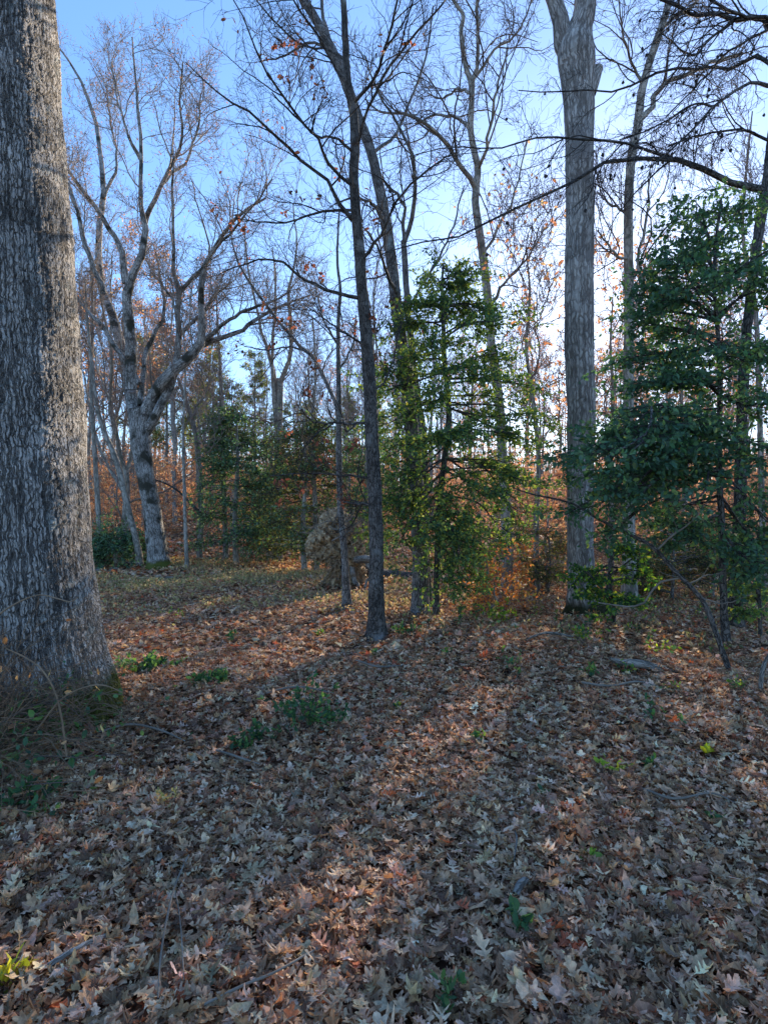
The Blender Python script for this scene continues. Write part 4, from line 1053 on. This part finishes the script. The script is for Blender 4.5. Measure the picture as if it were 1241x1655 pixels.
# beech saplings with rust leaves, the orange understorey of the slope
def beech(seed, H, pal=PAL_BEECH, dens=1.0, label='beech sapling in rust-coloured leaf on the wooded slope', group='rust-leaved saplings on the slope', size=.085):
    global rng
    kr = rng; rng = np.random.default_rng(seed)
    root = empty('beech_sapling', (0, 0, 0), label, 'sapling', group)
    n = 10
    P = np.stack([np.cumsum(rng.normal(size=n)) * .04, np.cumsum(rng.normal(size=n)) * .04, np.linspace(-.1, H, n)], 1)[None]; R = (.028 * (1 - np.linspace(0, .8, n)))[None]
    g = Geo(); tubes(g, P, R, 6); t = g.build('trunk', M_PALE, root)
    g = Geo(); P1, R1 = spawn(P, R, 22, (.12, .98), (.6 * H / 3, 1.5 * H / 3), (50, 85), N=7, wob=.1, up=.0, rmin=.005, taper=.5, flat=.6); tubes(g, P1, R1, 4)
    P2, R2 = spawn(P1, R1, 7, (.15, 1), (.2, .55), (25, 60), N=4, wob=.1, up=0, rmin=.004, flat=.6); tubes(g, P2, R2, 3); c = g.build('twigs', M_TWIGRED, root)
    g = Geo(); leaves_on(g, P2, 11 * dens, size, pal, 'rhomb', spread=.02, flat=.75, curl=.2); lf = g.build('dry_leaves', M_LEAF, root, color=True)
    PROTO[root.name] = [t, c, lf]; rng = kr
    return root
bees = [beech(501, 3.2), beech(502, 2.6), beech(503, 3.8, dens=.7), beech(504, 2.2, dens=.8)]
spots = []
for k in range(240):
    y = 18.5 + 34 * rs_.random() ** 1.05
    px = 110 + 1180 * rs_.random()
    x = (px - CX) / F * y
    s = .55 + .55 * rs_.random() + (y - 18) * .008
    spots.append((k, x, y, s))
place(bees, spots, what='rust-leaved sapling', far=27, tall=.8)

ob = beech(511, 1.15, PAL_ORANGE, .5, 'waist-high sapling with bright orange leaves right of the centre holly', None, .075)
bb = base_at(828, 985); ob.location = list(bb); ob.name = 'orange_sapling'
ob2 = beech(512, 0.8, PAL_ORANGE, .45, 'low sapling with sparse orange leaves, nearest the centre holly foot', None, .07)
bb = base_at(795, 990); ob2.location = list(bb); ob2.name = 'orange_sapling'
ob3 = beech(513, 2.6, PAL_BEECH, .7, 'taller tan and orange sapling just left of the big straight trunk', None, .08)
bb = base_at(880, 955); ob3.location = list(bb)
ob4 = beech(514, 2.9, PAL_BEECH, .8, 'orange-leaved sapling seen through the gap below the right holly boughs', None, .08)
bb = base_at(1080, 950); ob4.location = list(bb)
ob5 = beech(515, 2.6, PAL_BEECH, .8, 'rust-leaved sapling between the sweetgum trunk and the right edge', None, .08)
bb = base_at(1215, 940); ob5.location = list(bb)
ob6 = beech(516, 2.2, PAL_RUSTY, .8, 'rust-leaved sapling behind the slim double-stemmed tree', None, .08)
bb = base_at(575, 915); ob6.location = list(bb)

# ------------------------------------------------------------------ root plate of a fallen tree
def root_plate():
    b = base_at(556, 946); D = float(b[1])
    root = empty('root_plate', b, 'upturned root plate of a fallen tree, sandy soil with bristling grey roots', 'fallen tree')
    s = D / F
    lump = lambda a, b, c: np.sin(a) * np.sin(b + 1.3 * np.sin(c)) 
    g = Geo()
    # a ragged slab of soil standing on edge, thrown up when the tree fell
    outl = np.array([(516, 950), (538, 916), (520, 909), (501, 902), (497, 884), (501, 862), (511, 848), (520, 834), (545, 824), (566, 828), (582, 848), (588, 878), (592, 902), (590, 930), (586, 954), (552, 958)], float)
    c0 = np.array([556., 896.])
    outl = np.vstack([outl, outl[:1]]); sl = np.concatenate([[0], np.cumsum(np.linalg.norm(np.diff(outl, axis=0), axis=1))])
    nu, nv = 260, 60
    q = np.linspace(0, sl[-1], nu, endpoint=False); ox = np.interp(q, sl, outl[:, 0]) - c0[0]; oy = np.interp(q, sl, outl[:, 1]) - c0[1]
    jag = 1 + .06 * np.sin(np.arange(nu) * .13)
    th = np.linspace(0, math.pi, nv)          # from the front centre over the rim to the back
    Rr = np.sin(th)[:, None] ** .8; Dd_ = -np.cos(th)[:, None] * .26
    U = np.arange(nu)[None] / nu * 2 * math.pi; Vv = th[:, None]
    px_ = c0[0] + ox[None] * Rr * (1 + (jag[None] - 1) * Rr); py_ = c0[1] + oy[None] * Rr * (1 + (jag[None] - 1) * Rr)
    rad = .10 * lump(px_ * .07, py_ * .11, px_ * .05) + .09 * lump(px_ * .20, py_ * .24, px_ * .1) + .06 * lump(px_ * .55 + 1, py_ * .5, py_ * .3) + .03 * rng.normal(size=px_.shape)
    wob = rng.normal(size=(2,) + px_.shape); px_ = px_ + 2.6 * lump(py_ * .45, px_ * .5, py_ * .2) + 1.1 * wob[0] * Rr; py_ = py_ + 2.6 * lump(px_ * .4 + 2, py_ * .5, px_ * .3) + 1.1 * wob[1] * Rr
    rad = rad + .035 * rng.normal(size=px_.shape) * Rr
    yy = D + Dd_ - rad * np.cos(th)[:, None] * -1
    X = (px_ - CX) * s; Z = EYE + (CY - py_) * s
    a = (np.arange(nv - 1)[:, None] * nu + np.arange(nu)[None]); a2 = (np.arange(nv - 1)[:, None] * nu + (np.arange(nu)[None] + 1) % nu)
    g.add(np.stack([X, yy, Z], -1), f4=np.stack([a, a2, a2 + nu, a + nu], -1)); g.build('soil', M_SOIL, root)
    # roots: radiating from the plate
    n = 26; ang = rng.random(n) * math.pi * 1.3 - .3
    O = np.array([b[0] - .12, b[1] - .15, b[2] + 1.25]) + rng.normal(size=(n, 3)) * .14
    E = O + np.stack([-np.cos(ang) * (.5 + .5 * rng.random(n)), rng.normal(size=n) * .25 - .1, np.sin(ang) * (.35 + .35 * rng.random(n))], 1) * .9
    P = np.array([resample(np.array([O[i], O[i] * .5 + E[i] * .5 + rng.normal(size=3) * .07, E[i]]), 7) for i in range(n)])
    R = np.linspace(.02, .006, 7)[None] * np.ones((n, 1)) * (.5 + .7 * rng.random((n, 1)))
    g = Geo(); tubes(g, P, R, 5); P2, R2 = spawn(P, R, 6, (.1, 1), (.15, .45), (15, 50), N=5, wob=.25, up=.0, rmin=.003); tubes(g, P2, R2, 3)
    P3, R3 = spawn(P2, R2, 3, (.1, 1), (.08, .25), (15, 60), N=4, wob=.3, up=.0, rmin=.0025); tubes(g, P3, R3, 3)
    g.build('roots', M_TWIGGREY, root)
    # finer roots clinging to and hanging from the soil
    m = 200; e = rng.integers(0, nu, m); fr = .15 + .9 * rng.random(m) ** .7
    O = np.stack([(c0[0] + ox[e] * fr - CX) * s, np.full(m, D) - .30 * np.sqrt(np.clip(1 - fr ** 2, 0, 1)) - .02, EYE + (CY - c0[1] - oy[e] * fr) * s], 1)
    d = nrm(np.stack([ox[e], -20 * rng.random(m), -oy[e]], 1) / 40 + rng.normal(size=(m, 3)) * .8)
    P = np.stack([O - d * .05, O + d * .08, O + d * .15 + rng.normal(size=(m, 3)) * .05 - [0, 0, .05], O + d * .2 + rng.normal(size=(m, 3)) * .08 - [0, 0, .14]], 1)
    R = np.linspace(1, .4, 4)[None] * (.003 + .008 * rng.random((m, 1)) ** 2); g = Geo(); tubes(g, P, R, 4); g.build('fine_roots', M_ROOTS, root)
    L = [[(575, 905, 12), (590, 903, 13), (604, 908, 11), (612, 925, 8), (622, 948, 5)], [(592, 906, 7), (600, 922, 6), (598, 935, 5), (590, 950, 4)], [(560, 915, 12), (545, 930, 9), (528, 946, 6)], [(570, 915, 10), (572, 935, 8), (580, 950, 5)]]
    P, R = limbs(D - .3, L, 10, 3, .2)
    for i in range(len(P)):
        g = Geo(); tubes(g, P[i:i + 1], R[i:i + 1], 8, rough=.12); g.build('thick_root', M_DEAD, root)
    q = resample(tr(D, [(572, 916, 19, .5), (625, 930, 19, 1.2), (700, 934, 17, 2.4), (800, 930, 12, 4.4)]), 30)
    g = Geo(); tubes(g, q[None, :, :3], q[None, :, 3], 14, rough=.06); g.build('fallen_trunk', M_OAKDARK, root)
    g = Geo(); q = np.array([[*px3(552, 917, D - .42), .038], [*px3(552, 917, D - .30), .036]]); tubes(g, q[None, :, :3], q[None, :, 3], 12)
    k = g.n; g.add(q[0:1, :3], f3=None); 
    g.f3.append(np.array([[i, (i + 1) % 12, 24] for i in range(12)])); g.uv3.append(np.zeros((12, 3, 2)))
    g.build('cut_root', M_HOLE, root)
root_plate()

# fallen log, leaning dead branch, pale logs
def stick(name, label, cat, rows, D, mat, S=8, rough=.08, group=None, sub=None, N=24, seed=1):
    q = resample(tr(D, rows), N)
    g = Geo(); tubes(g, q[None, :, :3], q[None, :, 3], S, rough=rough)
    # closed ends
    for e, base in ((0, 0), (N - 1, (N - 1) * S)):
        c = g.n; g.v.append(q[e:e + 1, :3]); g.c.append(np.ones((1, 3)) * .5); g.n += 1
        g.f3.append(np.array([[base + i, base + (i + 1) % S, c] for i in range(S)])); g.uv3.append(np.zeros((S, 3, 2)))
    if sub is None:
        return tag(g.build(name, mat), label, cat, group)
    root = empty(name, q[0, :3], label, cat, group)
    g.build('stem', mat, root)
    P, R = limbs(D, sub, 12, seed, .15)
    for i in range(len(P)):
        g = Geo(); tubes(g, P[i:i + 1], R[i:i + 1], 6); g.build('side_branch', M_TWIGGREY, root)
    g = Geo(); P2, R2 = spawn(P, R, 5, (.2, 1), (.1, .4), (20, 60), N=6, wob=.2, up=.05, rmin=.0018); tubes(g, P2, R2, 3)
    q2 = q[None, :, :]; P3, R3 = spawn(q2[..., :3], q2[..., 3], 16, (.05, .95), (.15, .5), (25, 65), N=6, wob=.2, up=.1, rmin=.0018, rr=.4); tubes(g, P3, R3, 4)
    g.build('twigs', M_TWIGGREY, root)
    return root

Dl = float(base_at(1060, 1085)[1])
stick('fallen_log', 'short grey barkless log lying on the leaves right of centre', 'log', [(985, 1064, 5), (1000, 1070, 12), (1036, 1073, 13), (1073, 1083, 12), (1110, 1093, 9), (1124, 1098, 4)], Dl, M_DEAD, 12, .1)
stick('dead_branch', 'thin dead branch slanting down from the holly to the ground, lower right', 'branch', [(1180, 1090, 10), (1165, 1048, 9), (1154, 1016, 9), (1136, 972, 8), (1110, 943, 7.5), (1085, 918, 7), (1056, 885, 6.5), (1016, 863, 5.5), (965, 838, 4.5), (922, 813, 3.5), (856, 798, 2.5), (822, 785, 1.5)], float(base_at(1180, 1088)[1]), M_OAKDARK, 8,
      sub=[[(1099, 934, 4), (1066, 943, 3.5), (1040, 972, 3), (1018, 980, 3), (966, 974, 2)], [(1060, 890, 4), (1090, 862, 3), (1120, 840, 2), (1150, 800, 1.2)], [(1112, 945, 3), (1140, 930, 2.2), (1180, 925, 1.5)], [(1016, 863, 3), (1000, 840, 2), (1005, 815, 1.2)], [(1130, 965, 3), (1170, 975, 2), (1215, 960, 1.3)]])
stick('dead_stick', 'crooked grey stick standing in the leaves at the right edge', 'branch', [(1228, 1122, 7), (1230, 1090, 7), (1236, 1070, 6), (1250, 1045, 4)], float(base_at(1228, 1120)[1]), M_DEAD, 8)
Dp = float(base_at(180, 924)[1])
stick('pale_log', 'whitish log piece at the back of the clearing, nearer the white oak', 'log', [(176, 926, 7), (184, 922, 9), (192, 921, 7)], Dp, M_TWIGGREY, 10, .1)
stick('pale_log', 'whitish log piece touching the outline of the big oak trunk', 'log', [(150, 925, 6), (160, 922, 7), (170, 923, 6)], Dp + .2, M_TWIGGREY, 10, .1)
stick('dark_branch', 'dark fallen branch sloping through the saplings right of the white oak', 'branch', [(248, 775, 3), (265, 780, 3), (290, 795, 3.5), (320, 825, 5), (345, 838, 6)], 18, M_OAKDARK, 6)
# sticks lying on the leaves
for (lab, rows) in [('long thin pale stem lying towards the camera in the lower left foreground', [(305, 1400, 3), (282, 1460, 3.2), (262, 1560, 3.4), (256, 1640, 3.2)]),
                    ('second thin pale stem beside the long one in the lower left foreground', [(284, 1460, 2), (292, 1520, 2.2), (298, 1610, 2)]),
                    ('grey-barked stick half buried at the bottom left', [(78, 1585, 9), (130, 1560, 8), (170, 1535, 6)]),
                    ('thin stick at the bottom centre left', [(330, 1650, 5), (390, 1625, 5), (450, 1600, 4), (515, 1555, 3)]),
                    ('arched pale cane right of the big oak foot', [(160, 1195, 3), (210, 1185, 4), (260, 1195, 3.5), (300, 1210, 2)]),
                    ('thin bent twig between the two small green plants', [(350, 1225, 3), (385, 1240, 4), (420, 1248, 2)]),
                    ('curved brown twig at the lower centre right', [(832, 1360, 3), (835, 1380, 3), (830, 1410, 2)]),
                    ('dark rotten stick lying at the back of the clearing in front of the white oak', [(250, 936, 4), (268, 938, 5), (285, 937, 3)]),
                    ('thin branch lying across the ground before the fallen log', [(940, 1112, 4), (985, 1120, 4), (1030, 1112, 3), (1060, 1118, 2)]),
                    ('pale stick among the leaves below the centre oak', [(575, 1075, 3), (610, 1088, 4), (650, 1084, 3)]),
                    ('brown branch on the ground between the centre holly and the tulip trunk', [(850, 1040, 4), (885, 1032, 5), (925, 1036, 3)]),
                    ('twiggy branch lying on the right foreground leaves', [(1040, 1290, 4), (1090, 1310, 4), (1150, 1300, 3), (1190, 1315, 2)]),
                    ('straight stick in the shaded leaves at mid left', [(430, 1130, 3), (480, 1122, 4), (540, 1130, 2)]),
                    ('short broken brown stick stub in the centre foreground', [(833, 1465, 12), (842, 1452, 13), (851, 1442, 9)])]:
    mid = rows[len(rows) // 2]; q = []
    pts = []
    for r in rows:
        p = gpt(r[0], r[1]); pts.append([p[0], p[1], p[2] + .05, r[2] / 2 / F * p[1]])
    q = resample(np.array(pts), 20); q[:, 2] += .015 * np.sin(np.linspace(0, 3.1, 20) )
    g = Geo(); tubes(g, q[None, :, :3], q[None, :, 3], 7, rough=.08)
    tag(g.build('fallen_stick', M_DEAD if 'brown' in lab or 'grey' in lab else M_TWIGGREY), lab, 'stick')

# ------------------------------------------------------------------ brush against the big oak
def brush():
    b = gpt(40, 1235)
    root = empty('brush_pile', b, 'tangled heap of thin dead canes leaning on the big oak foot at the left edge', 'brush')
    n = 560
    r = rng
    O = np.stack([-2.75 + r.normal(size=n) * .38, 3.55 + r.normal(size=n) * .28, r.random(n) * .25], 1); O[:, 2] += gz(O[:, 0], O[:, 1])
    L = .5 + .75 * r.random(n)
    az = r.normal(size=n) * .9 + .25; el = np.radians(10 + 55 * r.random(n))
    d = np.stack([np.cos(az) * np.cos(el), np.sin(az) * np.cos(el) * .4 - .1, np.sin(el)], 1)
    sgn = np.where(r.random(n) < .35, -1, 1); d[:, 0] *= sgn
    N = 9; P = np.zeros((n, N, 3)); P[:, 0] = O
    for k in range(1, N):
        d = nrm(d + r.normal(size=(n, 3)) * .19 - np.array([0, 0, .10])); P[:, k] = P[:, k - 1] + d * (L / N)[:, None]
    # keep clear of the trunk and above ground
    ax = np.array([-2.80, 4.35]); dx = P[..., 0] - ax[0]; dy = P[..., 1] - ax[1]; rr = np.sqrt(dx ** 2 + dy ** 2); tg = .86
    f = np.where(rr < tg, tg / np.maximum(rr, .05), 1.0); P[..., 0] = ax[0] + dx * f; P[..., 1] = ax[1] + dy * f
    P[..., 2] = np.maximum(P[..., 2], gz(P[..., 0], P[..., 1]) + .02)
    R = np.linspace(.0030, .0012, N)[None] * (.6 + .7 * r.random((n, 1)))
    g = Geo(); tubes(g, P, R, 4); P2, R2 = spawn(P, R, 5, (.2, 1), (.1, .4), (15, 50), N=5, wob=.15, up=-.02, rmin=.0012); tubes(g, P2, R2, 3)
    g.build('canes', M_DRY, root)
    g = Geo(); n2 = 90; m = r.integers(0, n, n2)
    P3 = P[m] + r.normal(size=(n2, 1, 3)) * .06; tubes(g, P3, R[m] * 1.2, 4); g.build('dark_canes', M_TWIG, root)
    g = Geo(); low = P[P[:, -1, 2] < .55]
    leaves_on(g, low, 4, .05, PAL_BRAMBLE, 'oval', spread=.05); leaves_on(g, P, .35, .05, PAL_LITTER[:3], 'oval', spread=.04)
    g.build('foliage', M_GREEN, root, color=True)
brush()
for lab, rows, D in [('thick pale cane arching over in front of the big oak foot', [(108, 1222, 3.6), (100, 1160, 3.6), (88, 1115, 3.4), (66, 1080, 3), (40, 1062, 2.4), (10, 1048, 2)], 3.3),
                     ('thin yellowish cane leaning across the moss at the big oak foot', [(200, 1120, 1.5), (170, 1108, 2), (140, 1110, 2.4), (100, 1130, 3), (60, 1180, 3)], 3.35),
                     ('thin cane curving left above the brush heap', [(126, 965, 1.5), (115, 973, 2), (95, 968, 2.2), (60, 962, 2.4), (10, 985, 3), (-30, 1020, 3)], 3.3)]:
    q = resample(tr(D, rows), 24); g = Geo(); tubes(g, q[None, :, :3], q[None, :, 3], 6)
    tag(g.build('arching_cane', M_DRY), lab, 'cane')

# ------------------------------------------------------------------ small plants
def plant(name, label, cat, px, py, hpx, nst, pal, leaf, per, seed, tpl='oval', lean=.5, group=None, mat=None, stemmat=None):
    global rng
    kr = rng; rng = np.random.default_rng(seed)
    b = gpt(px, py); H = hpx / F * b[1]
    root = empty(name, b, label, cat, group)
    n = nst
    O = b + np.stack([rng.normal(size=n) * H * .22, rng.normal(size=n) * H * .22, np.zeros(n)], 1)
    O[:, 2] = gz(O[:, 0], O[:, 1])
    d = nrm(np.stack([rng.normal(size=n) * lean, rng.normal(size=n) * lean, np.ones(n)], 1)); N = 6
    L = H * (.55 + .5 * rng.random(n)); P = np.zeros((n, N, 3)); P[:, 0] = O
    for k in range(1, N):
        d = nrm(d + rng.normal(size=(n, 3)) * .16); P[:, k] = P[:, k - 1] + d * (L / (N - 1))[:, None]
    R = np.linspace(.0028, .001, N)[None] * np.ones((n, 1))
    g = Geo(); tubes(g, P, R, 4); P2, R2 = spawn(P, R, 3, (.3, 1), (H * .2, H * .4), (30, 65), N=4, wob=.15, rmin=.001); tubes(g, P2, R2, 3)
    g.build('stems', stemmat or M_TWIG, root)
    g = Geo(); leaves_on(g, np.concatenate([P2]), per, leaf, pal, tpl, spread=.006, flat=.6, curl=.2); leaves_on(g, P, per * .8, leaf, pal, tpl, spread=.006, flat=.6, curl=.2, tr=(.4, 1))
    g.build('foliage', mat or M_GREEN, root, color=True)
    rng = kr
    return root
plant('holly_seedling', 'largest dark green leafy clump in the leaves left of centre', 'plant', 492, 1185, 80, 22, PAL_BRAMBLE, .045, 5, 601)
plant('holly_seedling', 'small green seedling left of the larger clump', 'plant', 405, 1210, 38, 11, PAL_BRAMBLE, .045, 4, 602)
plant('bramble', 'low dark green bramble on the ground right of the big oak trunk', 'plant', 240, 1085, 40, 24, PAL_BRAMBLE, .055, 4, 603, lean=1.6)
plant('bramble', 'green bramble leaves beside the shaded ground left of centre', 'plant', 345, 1105, 30, 18, PAL_BRAMBLE, .05, 4, 604, lean=1.6)
plant('bramble', 'single dark green sprig at the edge of the sunlit clearing', 'plant', 375, 1040, 22, 5, PAL_BRAMBLE, .05, 3, 605)
plant('seedling', 'yellow-green seedling cluster below the orange sapling', 'plant', 800, 1010, 44, 16, PAL_YELGRN, .05, 3, 606)
plant('seedling', 'yellow-green leaves low in front of the big straight trunk, upper one', 'plant', 938, 1045, 46, 9, PAL_YELGRN + PAL_BRAMBLE[:1], .045, 3, 607)
plant('seedling', 'few lit green leaves on a thin stem right of the log', 'plant', 985, 1258, 40, 4, PAL_YELGRN, .045, 2, 608)
plant('seedling', 'tiny bright yellow-green sprout on the right foreground leaves', 'plant', 1140, 1222, 16, 2, [(.45, .48, .04, 1)], .045, 3, 609)
plant('bramble', 'dark green three-leaved plant in the right foreground', 'plant', 835, 1508, 48, 3, PAL_BRAMBLE, .05, 2, 610)
plant('bramble', 'green sprig at the bottom edge near the centre', 'plant', 715, 1640, 62, 3, PAL_BRAMBLE, .035, 3, 611)
plant('holly_seedling', 'dark green holly seedling left of the fallen log', 'plant', 952, 1100, 26, 4, PAL_BRAMBLE, .055, 3, 612)
plant('seedling', 'green clump in the shade at the right edge below the holly', 'plant', 1205, 1010, 50, 9, PAL_HOLLYY, .055, 3, 613)
plant('seedling', 'yellow-leaved plant at the bottom left corner', 'plant', 20, 1590, 40, 4, [(.42, .40, .05, 2), (.25, .30, .05, 1)], .06, 2, 614, tpl='long')
plant('bramble', 'small dark plant beside the foot of the centre oak', 'plant', 655, 1030, 22, 6, PAL_BRAMBLE, .05, 3, 615)
plant('seedling', 'green seedling beyond the fallen log', 'plant', 1070, 1060, 34, 6, PAL_BRAMBLE + PAL_YELGRN[:1], .05, 3, 616)
plant('bramble', 'dark plant on the leaf heap below the big straight trunk', 'plant', 828, 1082, 34, 7, PAL_BRAMBLE, .045, 2, 617)
plant('seedling', 'thin green seedling on the right, right of the lit red leaves', 'plant', 1075, 1170, 40, 5, PAL_BRAMBLE, .04, 3, 618)
plant('seedling', 'lone green leaf pair in the right centre foreground', 'plant', 958, 1400, 20, 2, PAL_YELGRN[1:2], .05, 2, 619)
plant('bramble', 'dark low greenery left of the brush in the bottom left shade', 'plant', 30, 1330, 70, 12, PAL_BRAMBLE, .05, 3, 620, lean=1.0)
plant('seedling', 'wispy green plant in the left foreground leaves', 'plant', 262, 1310, 36, 7, PAL_HERB, .025, 4, 621)
SEED = ['right of the tulip trunk foot', 'behind the slanting dead branch', 'left of the slanting branch, near its foot', 'just below the fallen log', 'left of the sweetgum foot shade', 'between the orange sapling and the straight trunk', 'right below the orange sapling', 'right of the thin lying branch', 'in the lit leaves below the centre holly', 'in the middle of the centre foreground', 'left of the leaf shade streak', 'in the centre right foreground', 'near the foot of the crooked right stick', 'above the twiggy branch on the right', 'below the twiggy branch on the right', 'at the foot of the leaning tree', 'at the foot of the centre holly', 'right at the foot of the centre oak', 'in the clearing before the white oak', 'left of the centre oak foot']
k = 0
for (px, py, h) in [(1000, 1020, 40), (1050, 1010, 36), (1120, 1000, 42), (1010, 1090, 24), (1150, 1060, 26), (900, 1010, 24), (870, 1000, 26), (1090, 1120, 22), (720, 1060, 14), (640, 1150, 12), (770, 1200, 16), (880, 1290, 14), (1190, 1120, 24), (1050, 1240, 18), (1150, 1330, 18), (690, 1000, 30), (740, 1010, 26), (610, 1060, 14), (285, 1000, 18), (520, 1030, 16)]:
    k += 1
    plant('seedling', 'small sparse green seedling ' + SEED[k - 1], 'plant', px, py, h, 4, PAL_YELGRN[1:] + PAL_BRAMBLE, .04, 2.2, 640 + k, group='small seedlings scattered in the leaf litter')

# low herbs and dry grass of the clearing: uncountable
def herbs(n, dens_f, y0, y1, x0, x1, pal, h, name, label, per=5):
    x = x0 + (x1 - x0) * rng.random(n); y = y0 + (y1 - y0) * rng.random(n)
    k = rng.random(n) < dens_f(x, y); x, y = x[k], y[k]; n = len(x)
    O = np.stack([x, y, gz(x, y)], 1)
    d = nrm(np.stack([rng.normal(size=n) * .5, rng.normal(size=n) * .5, np.ones(n)], 1)); L = h * (.4 + .8 * rng.random(n))
    P = np.stack([O, O + d * (L * .5)[:, None], O + nrm(d + rng.normal(size=(n, 3)) * .3) * L[:, None]], 1)
    g = Geo(); tubes(g, P, np.tile([.0035, .003, .0015], (n, 1)), 3, c=pick(pal, n)); leaves_on(g, P, per, .055, pal, 'rhomb', spread=.02, flat=.5)
    tag(g.build(name, M_LEAF, color=True), label, 'ground cover', kind='stuff')
herbs(18000, lambda x, y: np.clip(.25 + .7 * vnoise(x * .8, y * .9, 6.) + .25 * vnoise(x * 2.8, y * 3.1, 1.) + .3 * np.exp(-((y - 13.5) / 2.5) ** 2), 0, 1) * np.clip((y - 7.5) / 5, .1, 1), 8.0, 18, -9, 0.4, PAL_HERB, .13, 'ground_herbs', 'low yellowish weeds and dry grass spread over the clearing')
herbs(2600, lambda x, y: np.clip(.45 + .5 * vnoise(x * .7, y * .8, 9.), 0, 1), 8.6, 22, 1.5, 14, [(.20, .15, .11, 4), (.10, .075, .06, 3), (.10, .13, .06, 1.5), (.30, .17, .09, 2)], .55, 'brushwood', 'thin bare and half-leafy shoots standing below the trees on the right', 2.0)
herbs(13000, lambda x, y: np.clip(.25 + .5 * vnoise(x * .9, y * .9, 2.), 0, 1), 7.0, 20, 0.4, 13, PAL_HERB[:3] + PAL_BRAMBLE[:1] + [(.3, .14, .06, 4)], .17, 'undergrowth', 'thin brown and green undergrowth below the trees on the right')
